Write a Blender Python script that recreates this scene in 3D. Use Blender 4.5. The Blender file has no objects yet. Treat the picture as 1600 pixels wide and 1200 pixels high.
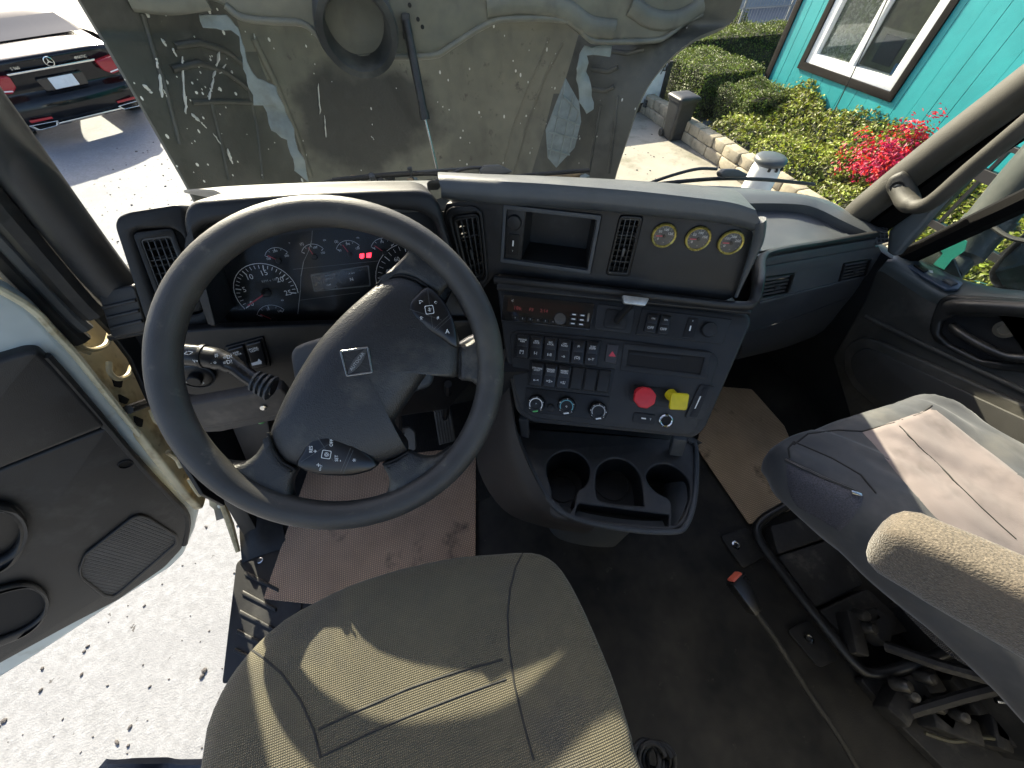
import bpy, bmesh, math, random
from mathutils import Vector as V, Matrix
random.seed(7)
rad = math.radians
sc = bpy.context.scene
COL = sc.collection

# ------------------------------------------------------------------ camera
EYE = V((0, 0, 1.15))           # eye above the driver seat; cab floor is z = 0
PITCH, YAW = rad(53), rad(17)
cam = bpy.data.cameras.new('camera'); cam.sensor_width = 36; cam.lens = 13.05
cam.clip_start = 0.02; cam.clip_end = 800
camo = bpy.data.objects.new('camera', cam); COL.objects.link(camo)
camo.location = EYE; camo.rotation_euler = (rad(90) - PITCH, 0, -YAW)
sc.camera = camo
# ------------------------------------------------------------------ world, sun, exposure
SUN_AZ, SUN_EL = rad(-13), rad(28.5)       # sun stands ahead of the truck and a little to its driver side
w = bpy.data.worlds.new('World'); sc.world = w; w.use_nodes = True
nt = w.node_tree
sky = nt.nodes.new('ShaderNodeTexSky'); sky.sky_type = 'NISHITA'; sky.sun_disc = False
sky.sun_elevation = SUN_EL; sky.sun_rotation = SUN_AZ
sky.air_density = 0.75; sky.dust_density = 3.0
bg = nt.nodes['Background']; bg.inputs[1].default_value = 0.10
nt.links.new(sky.outputs[0], bg.inputs[0])
sl = bpy.data.lights.new('sun', 'SUN'); sl.energy = 5.0; sl.angle = rad(0.55); sl.color = (1.0, 0.91, 0.70)
so = bpy.data.objects.new('sun', sl); COL.objects.link(so)
sdir = V((math.sin(SUN_AZ) * math.cos(SUN_EL), math.cos(SUN_AZ) * math.cos(SUN_EL), math.sin(SUN_EL)))
so.rotation_euler = sdir.to_track_quat('Z', 'Y').to_euler(); so.location = (0, 0, 20)
sc.view_settings.view_transform = 'Standard'; sc.view_settings.look = 'None'
sc.view_settings.exposure = 1.95; sc.view_settings.gamma = 1.0; sc.view_settings.use_curve_mapping = False
sc.cycles.max_bounces = 6; sc.cycles.diffuse_bounces = 3; sc.cycles.glossy_bounces = 3; sc.cycles.transparent_max_bounces = 10
sc.cycles.use_adaptive_sampling = True; sc.cycles.adaptive_threshold = 0.02
sc.cycles.use_denoising = True

# ------------------------------------------------------------------ measuring: sight lines of the photograph
FOC = 580.0
_F = V((math.sin(YAW) * math.cos(PITCH), math.cos(YAW) * math.cos(PITCH), -math.sin(PITCH)))
_R = V((math.cos(YAW), -math.sin(YAW), 0)); _U = _R.cross(_F)
def ray(u, v): return _F + _R * ((u - 800) / FOC) + _U * ((600 - v) / FOC)
def at(u, v, t): return EYE + ray(u, v) * t
def on(u, v, x=None, y=None, z=None):
    d = ray(u, v)
    t = ((x - EYE.x) / d.x) if x is not None else ((y - EYE.y) / d.y) if y is not None else ((z - EYE.z) / d.z)
    return EYE + d * t
class Frame:
    """a flat working plane in the cab: origin, two axes, normal towards the room"""
    def __init__(s, o, ex, ey):
        s.o = V(o); s.ex = V(ex).normalized(); ey = V(ey); ey = ey - s.ex * ey.dot(s.ex); s.ey = ey.normalized()
        s.n = s.ex.cross(s.ey)
    @staticmethod
    def tri(a, b, c):               # a = upper left, b = upper right, c = lower left
        return Frame(c, b - a, a - c)
    def hit(s, u, v, c=0.0):
        d = ray(u, v); o = s.o + s.n * c
        p = EYE + d * ((o - EYE).dot(s.n) / d.dot(s.n)) - s.o
        return (p.dot(s.ex), p.dot(s.ey))
    def pt(s, a, b, c=0.0): return s.o + s.ex * a + s.ey * b + s.n * c
    def px(s, u, v, c=0.0): return s.pt(*s.hit(u, v, c), c)
    def poly(s, pts, c=0.0): return [s.hit(u, v, c) for u, v in pts]

# ------------------------------------------------------------------ materials
MATS = {}
def M(name, col, rough=0.5, metal=0.0, spec=0.5, bump=None, var=None, coat=0.0, dust=None, emit=None, wear=None, sheen=0.0):
    """procedural surface: bump=(scale,strength,kind) var=(scale,amount) dust=(colour,scale,low,high) emit=(colour,strength)"""
    if name in MATS: return MATS[name]
    m = bpy.data.materials.new(name); m.use_nodes = True; n = m.node_tree.nodes; L = m.node_tree.links
    p = n['Principled BSDF']; p.inputs['Roughness'].default_value = rough; p.inputs['Metallic'].default_value = metal
    p.inputs['Specular IOR Level'].default_value = spec
    if coat: p.inputs['Coat Weight'].default_value = coat; p.inputs['Coat Roughness'].default_value = 0.05
    if sheen: p.inputs['Sheen Weight'].default_value = sheen; p.inputs['Sheen Roughness'].default_value = 0.4
    tc = n.new('ShaderNodeTexCoord')
    c4 = (*col, 1); p.inputs['Base Color'].default_value = c4
    out = None
    if var:
        t = n.new('ShaderNodeTexNoise'); t.inputs['Scale'].default_value = var[0]; t.inputs['Detail'].default_value = 3
        t.inputs['Roughness'].default_value = 0.65
        L.new(tc.outputs['Object'], t.inputs['Vector'])
        r = n.new('ShaderNodeValToRGB'); a = var[1]
        r.color_ramp.elements[0].position = 0.3; r.color_ramp.elements[1].position = 0.7
        r.color_ramp.elements[0].color = (*[x * (1 - a) for x in col], 1); r.color_ramp.elements[1].color = (*[min(1, x * (1 + a)) for x in col], 1)
        L.new(t.outputs['Fac'], r.inputs['Fac']); out = r.outputs['Color']
        rr = n.new('ShaderNodeMapRange'); rr.inputs['To Min'].default_value = max(0.02, rough - 0.10); rr.inputs['To Max'].default_value = min(1, rough + 0.10)
        L.new(t.outputs['Fac'], rr.inputs['Value']); L.new(rr.outputs['Result'], p.inputs['Roughness'])
    for dd in ([dust] if dust and not isinstance(dust, list) else (dust or [])):
        t = n.new('ShaderNodeTexNoise'); t.inputs['Scale'].default_value = dd[1]; t.inputs['Detail'].default_value = 4; t.inputs['Roughness'].default_value = 0.72
        if len(dd) > 4:
            mp = n.new('ShaderNodeMapping'); mp.inputs['Scale'].default_value = dd[4]; mp.inputs['Location'].default_value = (dd[1] * 0.37, 1.7, 0.4)
            L.new(tc.outputs['Object'], mp.inputs['Vector']); L.new(mp.outputs[0], t.inputs['Vector'])
        else: L.new(tc.outputs['Object'], t.inputs['Vector'])
        r = n.new('ShaderNodeMapRange'); r.inputs['From Min'].default_value = dd[2]; r.inputs['From Max'].default_value = dd[3]
        L.new(t.outputs['Fac'], r.inputs['Value'])
        mx = n.new('ShaderNodeMix'); mx.data_type = 'RGBA'
        L.new(r.outputs['Result'], mx.inputs['Factor'])
        if out: L.new(out, mx.inputs[6])
        else: mx.inputs[6].default_value = c4
        mx.inputs[7].default_value = (*dd[0], 1); out = mx.outputs[2]
    if out: L.new(out, p.inputs['Base Color'])
    if bump:
        bl = bump if isinstance(bump, list) else [bump]; prev = None
        for (scl, stg, kind) in bl:
            b = n.new('ShaderNodeBump'); b.inputs['Strength'].default_value = stg; b.inputs['Distance'].default_value = 0.0008 if scl > 200 else 0.002
            if kind == 'vor':
                t = n.new('ShaderNodeTexVoronoi'); t.inputs['Scale'].default_value = scl; o_ = t.outputs['Distance']
            elif kind == 'weave':
                t = n.new('ShaderNodeTexWave'); t.inputs['Scale'].default_value = scl; t.inputs['Distortion'].default_value = 0.6; t.bands_direction = 'X'
                t2 = n.new('ShaderNodeTexWave'); t2.inputs['Scale'].default_value = scl; t2.inputs['Distortion'].default_value = 0.6; t2.bands_direction = 'Y'
                L.new(tc.outputs['Object'], t2.inputs['Vector'])
                mm = n.new('ShaderNodeMath'); mm.operation = 'MULTIPLY'; L.new(t.outputs['Fac'], mm.inputs[0]); L.new(t2.outputs['Fac'], mm.inputs[1]); o_ = mm.outputs[0]
            else:
                t = n.new('ShaderNodeTexNoise'); t.inputs['Scale'].default_value = scl; t.inputs['Detail'].default_value = 2; o_ = t.outputs['Fac']
            L.new(tc.outputs['Object'], t.inputs['Vector']); L.new(o_, b.inputs['Height'])
            if prev: L.new(prev, b.inputs['Normal'])
            prev = b.outputs['Normal']
        L.new(prev, p.inputs['Normal'])
    if emit:
        p.inputs['Emission Color'].default_value = (*emit[0], 1); p.inputs['Emission Strength'].default_value = emit[1]
    MATS[name] = m; return m
def glass(name, tint=(1, 1, 1), refl=0.08, rough=0.0, dirt=0.0, dirtcol=(.6, .6, .55)):
    """thin pane: straight-through light with a mirror sheen"""
    m = bpy.data.materials.new(name); m.use_nodes = True; n = m.node_tree.nodes; L = m.node_tree.links
    for x in list(n): n.remove(x)
    o = n.new('ShaderNodeOutputMaterial'); tr = n.new('ShaderNodeBsdfTransparent'); tr.inputs[0].default_value = (*tint, 1)
    g = n.new('ShaderNodeBsdfGlossy'); g.inputs['Roughness'].default_value = rough
    fr = n.new('ShaderNodeFresnel'); fr.inputs['IOR'].default_value = 1.45
    mul = n.new('ShaderNodeMath'); mul.operation = 'MULTIPLY'; mul.inputs[1].default_value = refl; L.new(fr.outputs[0], mul.inputs[0])
    mx = n.new('ShaderNodeMixShader'); L.new(mul.outputs[0], mx.inputs[0]); L.new(tr.outputs[0], mx.inputs[1]); L.new(g.outputs[0], mx.inputs[2])
    last = mx.outputs[0]
    if dirt:
        d = n.new('ShaderNodeBsdfDiffuse'); d.inputs[0].default_value = (*dirtcol, 1)
        tc = n.new('ShaderNodeTexCoord'); t = n.new('ShaderNodeTexNoise'); t.inputs['Scale'].default_value = 60; t.inputs['Detail'].default_value = 4
        L.new(tc.outputs['Object'], t.inputs['Vector'])
        r = n.new('ShaderNodeMapRange'); r.inputs['From Min'].default_value = 0.5; r.inputs['From Max'].default_value = 0.85; r.inputs['To Max'].default_value = dirt
        L.new(t.outputs['Fac'], r.inputs['Value'])
        m2 = n.new('ShaderNodeMixShader'); L.new(r.outputs[0], m2.inputs[0]); L.new(last, m2.inputs[1]); L.new(d.outputs[0], m2.inputs[2]); last = m2.outputs[0]
    L.new(last, o.inputs[0]); MATS[name] = m; return m

PL = M('plastic_charcoal', (.0165, .0170, .0178), .44, spec=.36, bump=[(900, .25, 'vor'), (30, .05, 'n')], var=(14, .25), dust=((.055, .055, .054), 9, .56, .92))
PLD = M('plastic_black', (.0080, .0082, .0086), .40, spec=.34, bump=(900, .2, 'vor'), var=(20, .25), dust=((.05, .048, .045), 12, .58, .95))
SEALB = M('seal_black', (.004, .004, .004), .8, spec=.08)
PLG = M('plastic_grey', (.050, .056, .062), .55, bump=[(900, .25, 'vor')], var=(10, .18), dust=((.12, .115, .10), 7, .55, .9))
PLB = M('plastic_brown_grey', (.052, .045, .040), .6, bump=(900, .25, 'vor'), var=(8, .2), dust=((.14, .12, .10), 9, .55, .85))
TRIM = M('pillar_trim', (.038, .036, .030), .62, bump=(700, .3, 'vor'), var=(7, .2), dust=((.08, .075, .06), 5, .5, .85))
RUB = M('rubber', (.012, .012, .012), .65, bump=(120, .15, 'n'), var=(20, .4), dust=((.05, .045, .038), 14, .5, .85))
GLOSS = M('gloss_black', (.006, .006, .007), .18, coat=.4)
HOLE = M('cavity_black', (.004, .004, .0045), .8)
SLAT = M('vent_slat', (.045, .046, .046), .42, var=(40, .2))
CHROME = M('chrome', (.62, .62, .60), .18, metal=1, var=(30, .12))
WHITEINK = M('white_ink', (.80, .81, .80), .5)
DIMINK = M('dim_ink', (.40, .41, .41), .5)
REDINK = M('red_ink', (.55, .05, .07), .5)

# ------------------------------------------------------------------ object helpers
def empty(name, loc, label=None, cat=None, group=None, kind=None):
    o = bpy.data.objects.new(name, None); COL.objects.link(o); o.location = loc; o.empty_display_size = .05
    tag(o, label, cat, group, kind); return o
def tag(o, label=None, cat=None, group=None, kind=None):
    if label: o['label'] = label
    if cat: o['category'] = cat
    if group: o['group'] = group
    if kind: o['kind'] = kind
    return o
def wloc(o):
    p = V((0, 0, 0))
    while o is not None: p = p + o.location; o = o.parent
    return p
def obj(name, src, mat, parent=None, smooth=40, base=None, label=None):
    """src: bmesh or mesh in cab coordinates -> one linked mesh object (origin at its thing's base)"""
    if isinstance(src, bmesh.types.BMesh):
        me = bpy.data.meshes.new(name); src.to_mesh(me); src.free()
    else: me = src; me.name = name
    if me.materials: me.materials.clear()
    for m in (mat if isinstance(mat, (list, tuple)) else [mat]): me.materials.append(m)
    o = bpy.data.objects.new(name, me); COL.objects.link(o)
    if parent is not None: o.parent = parent; off = wloc(parent)
    else:
        off = V(base) if base is not None else V((0, 0, 0)); o.location = off
    me.transform(Matrix.Translation(-off))
    if smooth:
        me.shade_smooth(); me.set_sharp_from_angle(angle=rad(smooth))
    if label: o['label'] = label
    return o
def thing(o, label, cat, group=None): return tag(o, label, cat, group)
def struct(o): o['kind'] = 'structure'; return o

def rounded(pts, r, seg=4):
    """round the corners of a 2D polygon"""
    n = len(pts); out = []
    for i in range(n):
        p0, p1, p2 = (V(pts[(i + k) % n]).to_2d() if False else V((pts[(i + k) % n][0], pts[(i + k) % n][1])) for k in (-1, 0, 1))
        a = p0 - p1; b = p2 - p1
        la, lb = a.length, b.length
        if la < 1e-7 or lb < 1e-7: continue
        a /= la; b /= lb
        rr = r[i] if isinstance(r, (list, tuple)) else r
        d = min(rr, la * .48, lb * .48)
        if d < 1e-6 or abs(a.dot(b)) > .9995: out.append(tuple(p1)); continue
        s, e = p1 + a * d, p1 + b * d
        for k in range(seg + 1):
            q = k / seg
            out.append(tuple(s * (1 - q) ** 2 + p1 * (2 * q * (1 - q)) + e * q * q))
    return out
def plate_mesh(outer, holes=(), th=.01, bev=0.0, bseg=2):
    """filled 2D outline with holes -> mesh spanning 0..th in z, edges eased by bev"""
    cu = bpy.data.curves.new('tmp', 'CURVE'); cu.dimensions = '2D'; cu.fill_mode = 'BOTH'
    cu.extrude = max(1e-5, th / 2 - bev); cu.bevel_depth = bev; cu.bevel_resolution = bseg; cu.offset = -bev
    for poly in [outer] + list(holes):
        s = cu.splines.new('POLY'); s.points.add(len(poly) - 1); s.use_cyclic_u = True
        for k, p in enumerate(poly): s.points[k].co = (p[0], p[1], 0, 1)
    ob = bpy.data.objects.new('tmp', cu)
    me = bpy.data.meshes.new_from_object(ob); bpy.data.objects.remove(ob); bpy.data.curves.remove(cu)
    me.transform(Matrix.Translation((0, 0, th / 2)))
    return me
def place(me, fr, c0, back=None):
    """local z 0..th -> plane offsets c0..c0+th; 'back' is an optional slanted depth direction (unit, towards the room)"""
    d = fr.n if back is None else V(back)
    for v in me.vertices:
        a, b, c = v.co
        v.co = fr.o + fr.ex * a + fr.ey * b + d * (c + c0)
    return me
def weld(me, dist=1e-5):
    bm = bmesh.new(); bm.from_mesh(me); bmesh.ops.remove_doubles(bm, verts=bm.verts, dist=dist)
    bmesh.ops.recalc_face_normals(bm, faces=bm.faces); bm.to_mesh(me); bm.free(); return me
def plate(name, fr, pts, c0, c1, mat, parent, holes=(), bev=.0015, rc=0.0, px=True, back=None, hrc=None, smooth=35, label=None):
    o2 = fr.poly(pts) if px else list(pts)
    hs = [fr.poly(h) if px else list(h) for h in holes]
    if rc: o2 = rounded(o2, rc)
    hr = rc if hrc is None else hrc
    if hr: hs = [rounded(h, hr) for h in hs]
    me = weld(plate_mesh(o2, hs, c1 - c0, min(bev, (c1 - c0) * .45)))
    return obj(name, place(me, fr, c0, back), mat, parent, smooth, label=label)
def disc2(a, b, r, n=28, ry=None, rot=0.0):
    ry = ry or r
    return [(a + r * math.cos(2 * math.pi * k / n + rot), b + ry * math.sin(2 * math.pi * k / n + rot)) for k in range(n)]
def text(name, s, fr, uv, h, mat, parent, c=0.001, ang=0.0, th=.0003, sx=1.0, align='CENTER', px=True, space=1.0):
    cu = bpy.data.curves.new('tmp', 'FONT'); cu.body = s; cu.size = 1.0; cu.align_x = align; cu.align_y = 'CENTER'; cu.space_line = .8
    cu.space_character = space; cu.resolution_u = 2
    cu.extrude = 0
    ob = bpy.data.objects.new('tmp', cu); me = bpy.data.meshes.new_from_object(ob); bpy.data.objects.remove(ob); bpy.data.curves.remove(cu)
    a, b = fr.hit(*uv) if px else uv
    sc_ = h / .72
    for v in me.vertices:
        x, y = v.co.x * sc_ * sx, v.co.y * sc_
        ca, sa = math.cos(ang), math.sin(ang)
        v.co = (a + x * ca - y * sa, b + x * sa + y * ca, 0)
    return obj(name, place(me, fr, c), mat, parent, 0)
def cr(pts, n, closed=False):
    """Catmull-Rom through points, n steps per span"""
    P = [V(p) for p in pts]; m = len(P); out = []
    for i in range(m if closed else m - 1):
        p0 = P[(i - 1) % m] if closed or i > 0 else P[0] * 2 - P[1]
        p1 = P[i]; p2 = P[(i + 1) % m]
        p3 = P[(i + 2) % m] if closed or i + 2 < m else P[-1] * 2 - P[-2]
        for k in range(n):
            t = k / n
            out.append(((p1 * 2) + (p2 - p0) * t + (p0 * 2 - p1 * 5 + p2 * 4 - p3) * t * t + (p1 * 3 - p0 - p2 * 3 + p3) * t ** 3) * .5)
    if not closed: out.append(P[-1].copy())
    return out
def grid(rows, closed_u=False, bm=None, closed_v=False):
    bm = bm or bmesh.new(); vs = [[bm.verts.new(p) for p in r] for r in rows]
    nr = len(vs); nc = len(vs[0])
    for i in range(nr if closed_v else nr - 1):
        for j in range(nc if closed_u else nc - 1):
            a, b, c, d = vs[i][j], vs[i][(j + 1) % nc], vs[(i + 1) % nr][(j + 1) % nc], vs[(i + 1) % nr][j]
            try: bm.faces.new((a, b, c, d))
            except ValueError: pass
    return bm
def loft(ctrl, nu=4, nv=4):
    """smooth surface through a net of control points"""
    rows = [cr(r, nu) for r in ctrl]
    cols = [cr([r[j] for r in rows], nv) for j in range(len(rows[0]))]
    return grid([[c[i] for c in cols] for i in range(len(cols[0]))])
def thicken(bm, th):
    bmesh.ops.recalc_face_normals(bm, faces=bm.faces)
    bmesh.ops.solidify(bm, geom=bm.faces[:], thickness=th); bmesh.ops.recalc_face_normals(bm, faces=bm.faces); return bm
def tube(path, r, seg=10, bm=None, caps=True, flat=1.0, up=None, closed=False):
    P = [V(p) for p in path]; n = len(P); rows = []
    rr = r if isinstance(r, (list, tuple)) else [r] * n
    prev = None
    for i in range(n):
        if closed: t = (P[(i + 1) % n] - P[(i - 1) % n])
        else: t = P[min(i + 1, n - 1)] - P[max(i - 1, 0)]
        t.normalize()
        ref = V(up) if up is not None else (prev if prev is not None else (V((0, 0, 1)) if abs(t.z) < .9 else V((1, 0, 0))))
        a = (ref - t * ref.dot(t)).normalized(); b = t.cross(a); prev = a
        rows.append([P[i] + (a * math.cos(2 * math.pi * k / seg) * flat + b * math.sin(2 * math.pi * k / seg)) * rr[i] for k in range(seg)])
    bm = bm or bmesh.new(); v0 = len(bm.verts)
    vs = [[bm.verts.new(p) for p in r_] for r_ in rows]
    for i in range(n if closed else n - 1):
        for k in range(seg):
            bm.faces.new((vs[i][k], vs[i][(k + 1) % seg], vs[(i + 1) % n][(k + 1) % seg], vs[(i + 1) % n][k]))
    if caps and not closed: bm.faces.new(vs[0][::-1]); bm.faces.new(vs[-1])
    return bm
def lathe(o, ax, prof, seg=28, ref=None, bm=None, cap=True):
    """prof: [(radius, height along ax)]"""
    ax = V(ax).normalized(); ref = V(ref) if ref is not None else (V((0, 0, 1)) if abs(ax.z) < .9 else V((1, 0, 0)))
    a = (ref - ax * ref.dot(ax)).normalized(); b = ax.cross(a); o = V(o)
    bm = bm or bmesh.new(); vs = []
    for r, h in prof:
        vs.append([bm.verts.new(o + ax * h + (a * math.cos(2 * math.pi * k / seg) + b * math.sin(2 * math.pi * k / seg)) * max(r, 1e-5)) for k in range(seg)])
    for i in range(len(vs) - 1):
        for k in range(seg): bm.faces.new((vs[i][k], vs[i][(k + 1) % seg], vs[i + 1][(k + 1) % seg], vs[i + 1][k]))
    if cap:
        bm.faces.new(vs[0][::-1]); bm.faces.new(vs[-1])
    return bm
def box(c, s, bm=None, rot=None, bev=0):
    b2 = bmesh.new(); bmesh.ops.create_cube(b2, size=1)
    for v in b2.verts: v.co = V((v.co.x * s[0], v.co.y * s[1], v.co.z * s[2]))
    if bev: bmesh.ops.bevel(b2, geom=b2.edges[:], offset=bev, segments=2, profile=.5, affect='EDGES')
    mtx = Matrix.Translation(V(c)) @ (rot.to_4x4() if rot is not None else Matrix.Identity(4))
    bmesh.ops.transform(b2, matrix=mtx, verts=b2.verts)
    if bm is None: return b2
    me = bpy.data.meshes.new('tmp'); b2.to_mesh(me); b2.free(); bm.from_mesh(me); bpy.data.meshes.remove(me); return bm
def hexa(p8, bev=0, seg=2):
    """solid from 4 front + 4 back corners (same order)"""
    bm = bmesh.new(); v = [bm.verts.new(p) for p in p8]
    for f in ((0, 1, 2, 3), (7, 6, 5, 4), (0, 4, 5, 1), (1, 5, 6, 2), (2, 6, 7, 3), (3, 7, 4, 0)): bm.faces.new([v[i] for i in f])
    bmesh.ops.recalc_face_normals(bm, faces=bm.faces)
    if bev: bmesh.ops.bevel(bm, geom=bm.edges[:], offset=bev, segments=seg, profile=.5, affect='EDGES')
    return bm
def dome(fr, poly2, prof, c0=0.0, centre=None, bm=None):
    """raised pad over a 2D outline: prof = [(scale, height)] from rim to middle"""
    n = len(poly2); cx = sum(p[0] for p in poly2) / n if centre is None else centre[0]; cy = sum(p[1] for p in poly2) / n if centre is None else centre[1]
    rows = [[fr.pt(cx + (p[0] - cx) * s, cy + (p[1] - cy) * s, c0 + h) for p in poly2] for s, h in prof]
    bm = grid(rows, closed_u=True, bm=bm); bm.verts.ensure_lookup_table()
    last = [bm.verts[len(bm.verts) - n + k] for k in range(n)]; f = bm.verts.new(fr.pt(cx, cy, c0 + prof[-1][1]))
    for k in range(n): bm.faces.new((last[k], last[(k + 1) % n], f))
    bmesh.ops.recalc_face_normals(bm, faces=bm.faces); return bm
def inset2(poly, d):
    n = len(poly); cx = sum(p[0] for p in poly) / n; cy = sum(p[1] for p in poly) / n
    out = []
    for x, y in poly:
        l = math.hypot(x - cx, y - cy); k = max(0, (l - d) / l); out.append((cx + (x - cx) * k, cy + (y - cy) * k))
    return out

# ================================================================== CAB SHELL
FLOORM = M('floor_rubber', (.013, .0128, .0125), .60, spec=.3, bump=[(260, .35, 'n'), (25, .1, 'n')], var=(5, .45), dust=[((.050, .046, .038), 3.5, .42, .72), ((.09, .08, .065), 26, .64, .8)])
bm = bmesh.new()
def sheet(pts, z): return [V((p[0], p[1], z)) for p in pts]
fl = box((.345, .05, -.02), (1.97, 1.95, .04), bev=.004)
struct(obj('cab_floor', fl, FLOORM))
# toe board and firewall in the dark under the dash
struct(obj('firewall', hexa([V((-.62, .80, 0)), V((1.30, .80, 0)), V((1.30, .90, .50)), V((-.62, .90, .50)), V((-.62, .84, -.02)), V((1.30, .84, -.02)), V((1.30, .94, .50)), V((-.62, .94, .50))]), FLOORM))

# roof, header and rear wall of the cab (unseen, added to dim the cab; rear left open for sky light)
UNSEEN_CAB = M('unseen_cab_lining', (.20, .195, .18), .9, bump=(300, .3, 'n'), var=(6, .1))
struct(obj('unseen_cab_roof', box((.345, -.22, 1.62), (1.95, 1.40, .05), bev=.02), UNSEEN_CAB))
struct(obj('unseen_cab_rear_wall', box((.345, -.93, .36), (1.95, .05, .74), bev=.01), UNSEEN_CAB))
for x_ in (-.60, 1.29): struct(obj('unseen_cab_corner_pillar', box((x_, -.93, 1.17), (.10, .06, .86), bev=.01), UNSEEN_CAB))

# ================================================================== DASHBOARD
UF = Frame.tri(at(760, 310, .665), at(1180, 350, .611), at(775, 425, .755))
SF = Frame.tri(at(780, 440, .75), at(1165, 485, .698), at(800, 650, .785))
CF = Frame(at(490, 440, .72), (1, 0, 0), (0, .42, .9))
BF = Frame(at(490, 330, .60), (1, 0, 0), (0, .33, .94))
LF = Frame(at(250, 420, .63), (.90, .36, 0), (-.05, .30, .95))
PF = Frame.tri(on(1190, 398, y=.52), on(1372, 364, y=.60), on(1184, 472, y=.505))

def quad_in(q, f0, f1, g0, g1):
    """sub-rectangle of a 2D quad given as TL, TR, BR, BL in fractions"""
    TL, TR, BR, BL = [V(p) for p in q]
    def b(f, g): return tuple((TL * (1 - f) + TR * f) * (1 - g) + (BL * (1 - f) + BR * f) * g)
    return [b(f0, g0), b(f1, g0), b(f1, g1), b(f0, g1)]
def air_vent(fr, qpx, parent, bars=3, cross=(.3, .78), ring=.06, depth=.03, rc=.008, horiz=False, tab=True, c=0.0):
    q = fr.poly(qpx)
    v = plate('air_vent', fr, rounded(q, rc), c - .012, c + .0015, PLD, parent, holes=[rounded(quad_in(q, ring * 1.3, 1 - ring * 1.3, ring * .8, 1 - ring * .8), rc * .7)], px=False, bev=.0012)
    plate('duct', fr, rounded(quad_in(q, ring * .8, 1 - ring * .8, ring * .5, 1 - ring * .5), rc * .7), c - depth - .004, c - depth, HOLE, v, px=False, bev=0)
    inner = quad_in(q, ring * 1.25, 1 - ring * 1.25, ring * .75, 1 - ring * .75)
    if horiz:
        for k in range(bars):
            g = (k + .6) / bars
            plate('slat', fr, quad_in(inner, 0, 1, g - .055, g + .055), c - .016, c - .004, PLG if k == 0 else SLAT, v, px=False, bev=.0006)
        plate('divider', fr, quad_in(inner, .5, .54, .0, 1), c - .02, c - .0165, SLAT, v, px=False, bev=0)
    else:
        for k in range(1, bars + 1):
            f = k / (bars + 1)
            plate('slat', fr, quad_in(inner, f - .022, f + .022, 0, 1), c - .008, c - .002, SLAT, v, px=False, bev=.0005)
        for g in cross:
            plate('divider', fr, quad_in(inner, 0, 1, g - .007, g + .007), c - .009, c - .0035, SLAT, v, px=False, bev=.0005)
        # the row of cross blades seen behind the front slats
        for k in range(9):
            g = (k + .5) / 9
            plate('slat', fr, quad_in(inner, 0, 1, g - .012, g + .012), c - .024, c - .014, PLD, v, px=False, bev=0)
        plate('rim_wire', fr, rounded(quad_in(q, ring, 1 - ring, ring * .62, 1 - ring * .62), rc * .6), c - .006, c + .0005, SLAT, v, px=False, bev=.0005,
              holes=[rounded(quad_in(q, ring * 1.6, 1 - ring * 1.6, ring, 1 - ring), rc * .5)])
    if tab:
        plate('tab', fr, quad_in(inner, .44, .58, .50, .66), c - .002, c + .004, SLAT, v, px=False, bev=.001)
    return v

dash = empty('dashboard', (0.1, .75, 0), 'charcoal plastic truck dashboard with instrument binnacle, air vents and gauges', 'dashboard')
# --- binnacle visor round the instrument cluster
plate('binnacle', BF, [(284, 348), (288, 326), (302, 314), (400, 306), (480, 301), (590, 297), (655, 296), (676, 302), (689, 322), (702, 372), (735, 470), (742, 500), (728, 500), (720, 470), (692, 380), (680, 346), (655, 331), (612, 328), (480, 334), (360, 345), (316, 354), (303, 374), (300, 402), (338, 512), (326, 512)],
      -.17, 0, PL, dash,
      bev=.010, rc=.012, back=(0, -.944, .33), smooth=50)
# inside walls behind the visor
plate('cluster_surround', CF, [(300, 340), (730, 330), (760, 560), (320, 560)], -.03, -.012, PLD, dash, bev=0,
      holes=[[(338, 400), (392, 376), (484, 361), (590, 353), (640, 355), (700, 380), (716, 440), (690, 492), (560, 509), (422, 511), (357, 509), (347, 501), (335, 460)]], hrc=.006)
clus = plate('instrument_cluster', CF, [(332, 396), (392, 372), (484, 357), (590, 349), (640, 351), (705, 378), (720, 440), (695, 497), (560, 513), (422, 515), (355, 513), (343, 503), (331, 460)],
             -.045, -.03, M('cluster_face', (.007, .0075, .008), .35, spec=.25, var=(18, .3), dust=((.022, .022, .021), 16, .6, .95)), dash, bev=0, rc=.006)
CC = -.0296
def arc_strip(fr, c, r0, r1, a0, a1, n=24):
    o = [(c[0] + r1 * math.cos(a0 + (a1 - a0) * k / n), c[1] + r1 * math.sin(a0 + (a1 - a0) * k / n)) for k in range(n + 1)]
    i = [(c[0] + r0 * math.cos(a0 + (a1 - a0) * k / n), c[1] + r0 * math.sin(a0 + (a1 - a0) * k / n)) for k in range(n + 1)]
    return o, i
def flat_strip(bm, fr, o, i, c):
    vo = [bm.verts.new(fr.pt(*p, c)) for p in o]; vi = [bm.verts.new(fr.pt(*p, c)) for p in i]
    for k in range(len(o) - 1): bm.faces.new((vi[k], vi[k + 1], vo[k + 1], vo[k]))
def line2(bm, fr, a, b, wd, c):
    a, b = V(a), V(b); d = (b - a); n_ = V((-d.y, d.x)).normalized() * wd / 2
    vs = [bm.verts.new(fr.pt(p.x, p.y, c)) for p in (a + n_, a - n_, b - n_, b + n_)]; bm.faces.new(vs)
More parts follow.
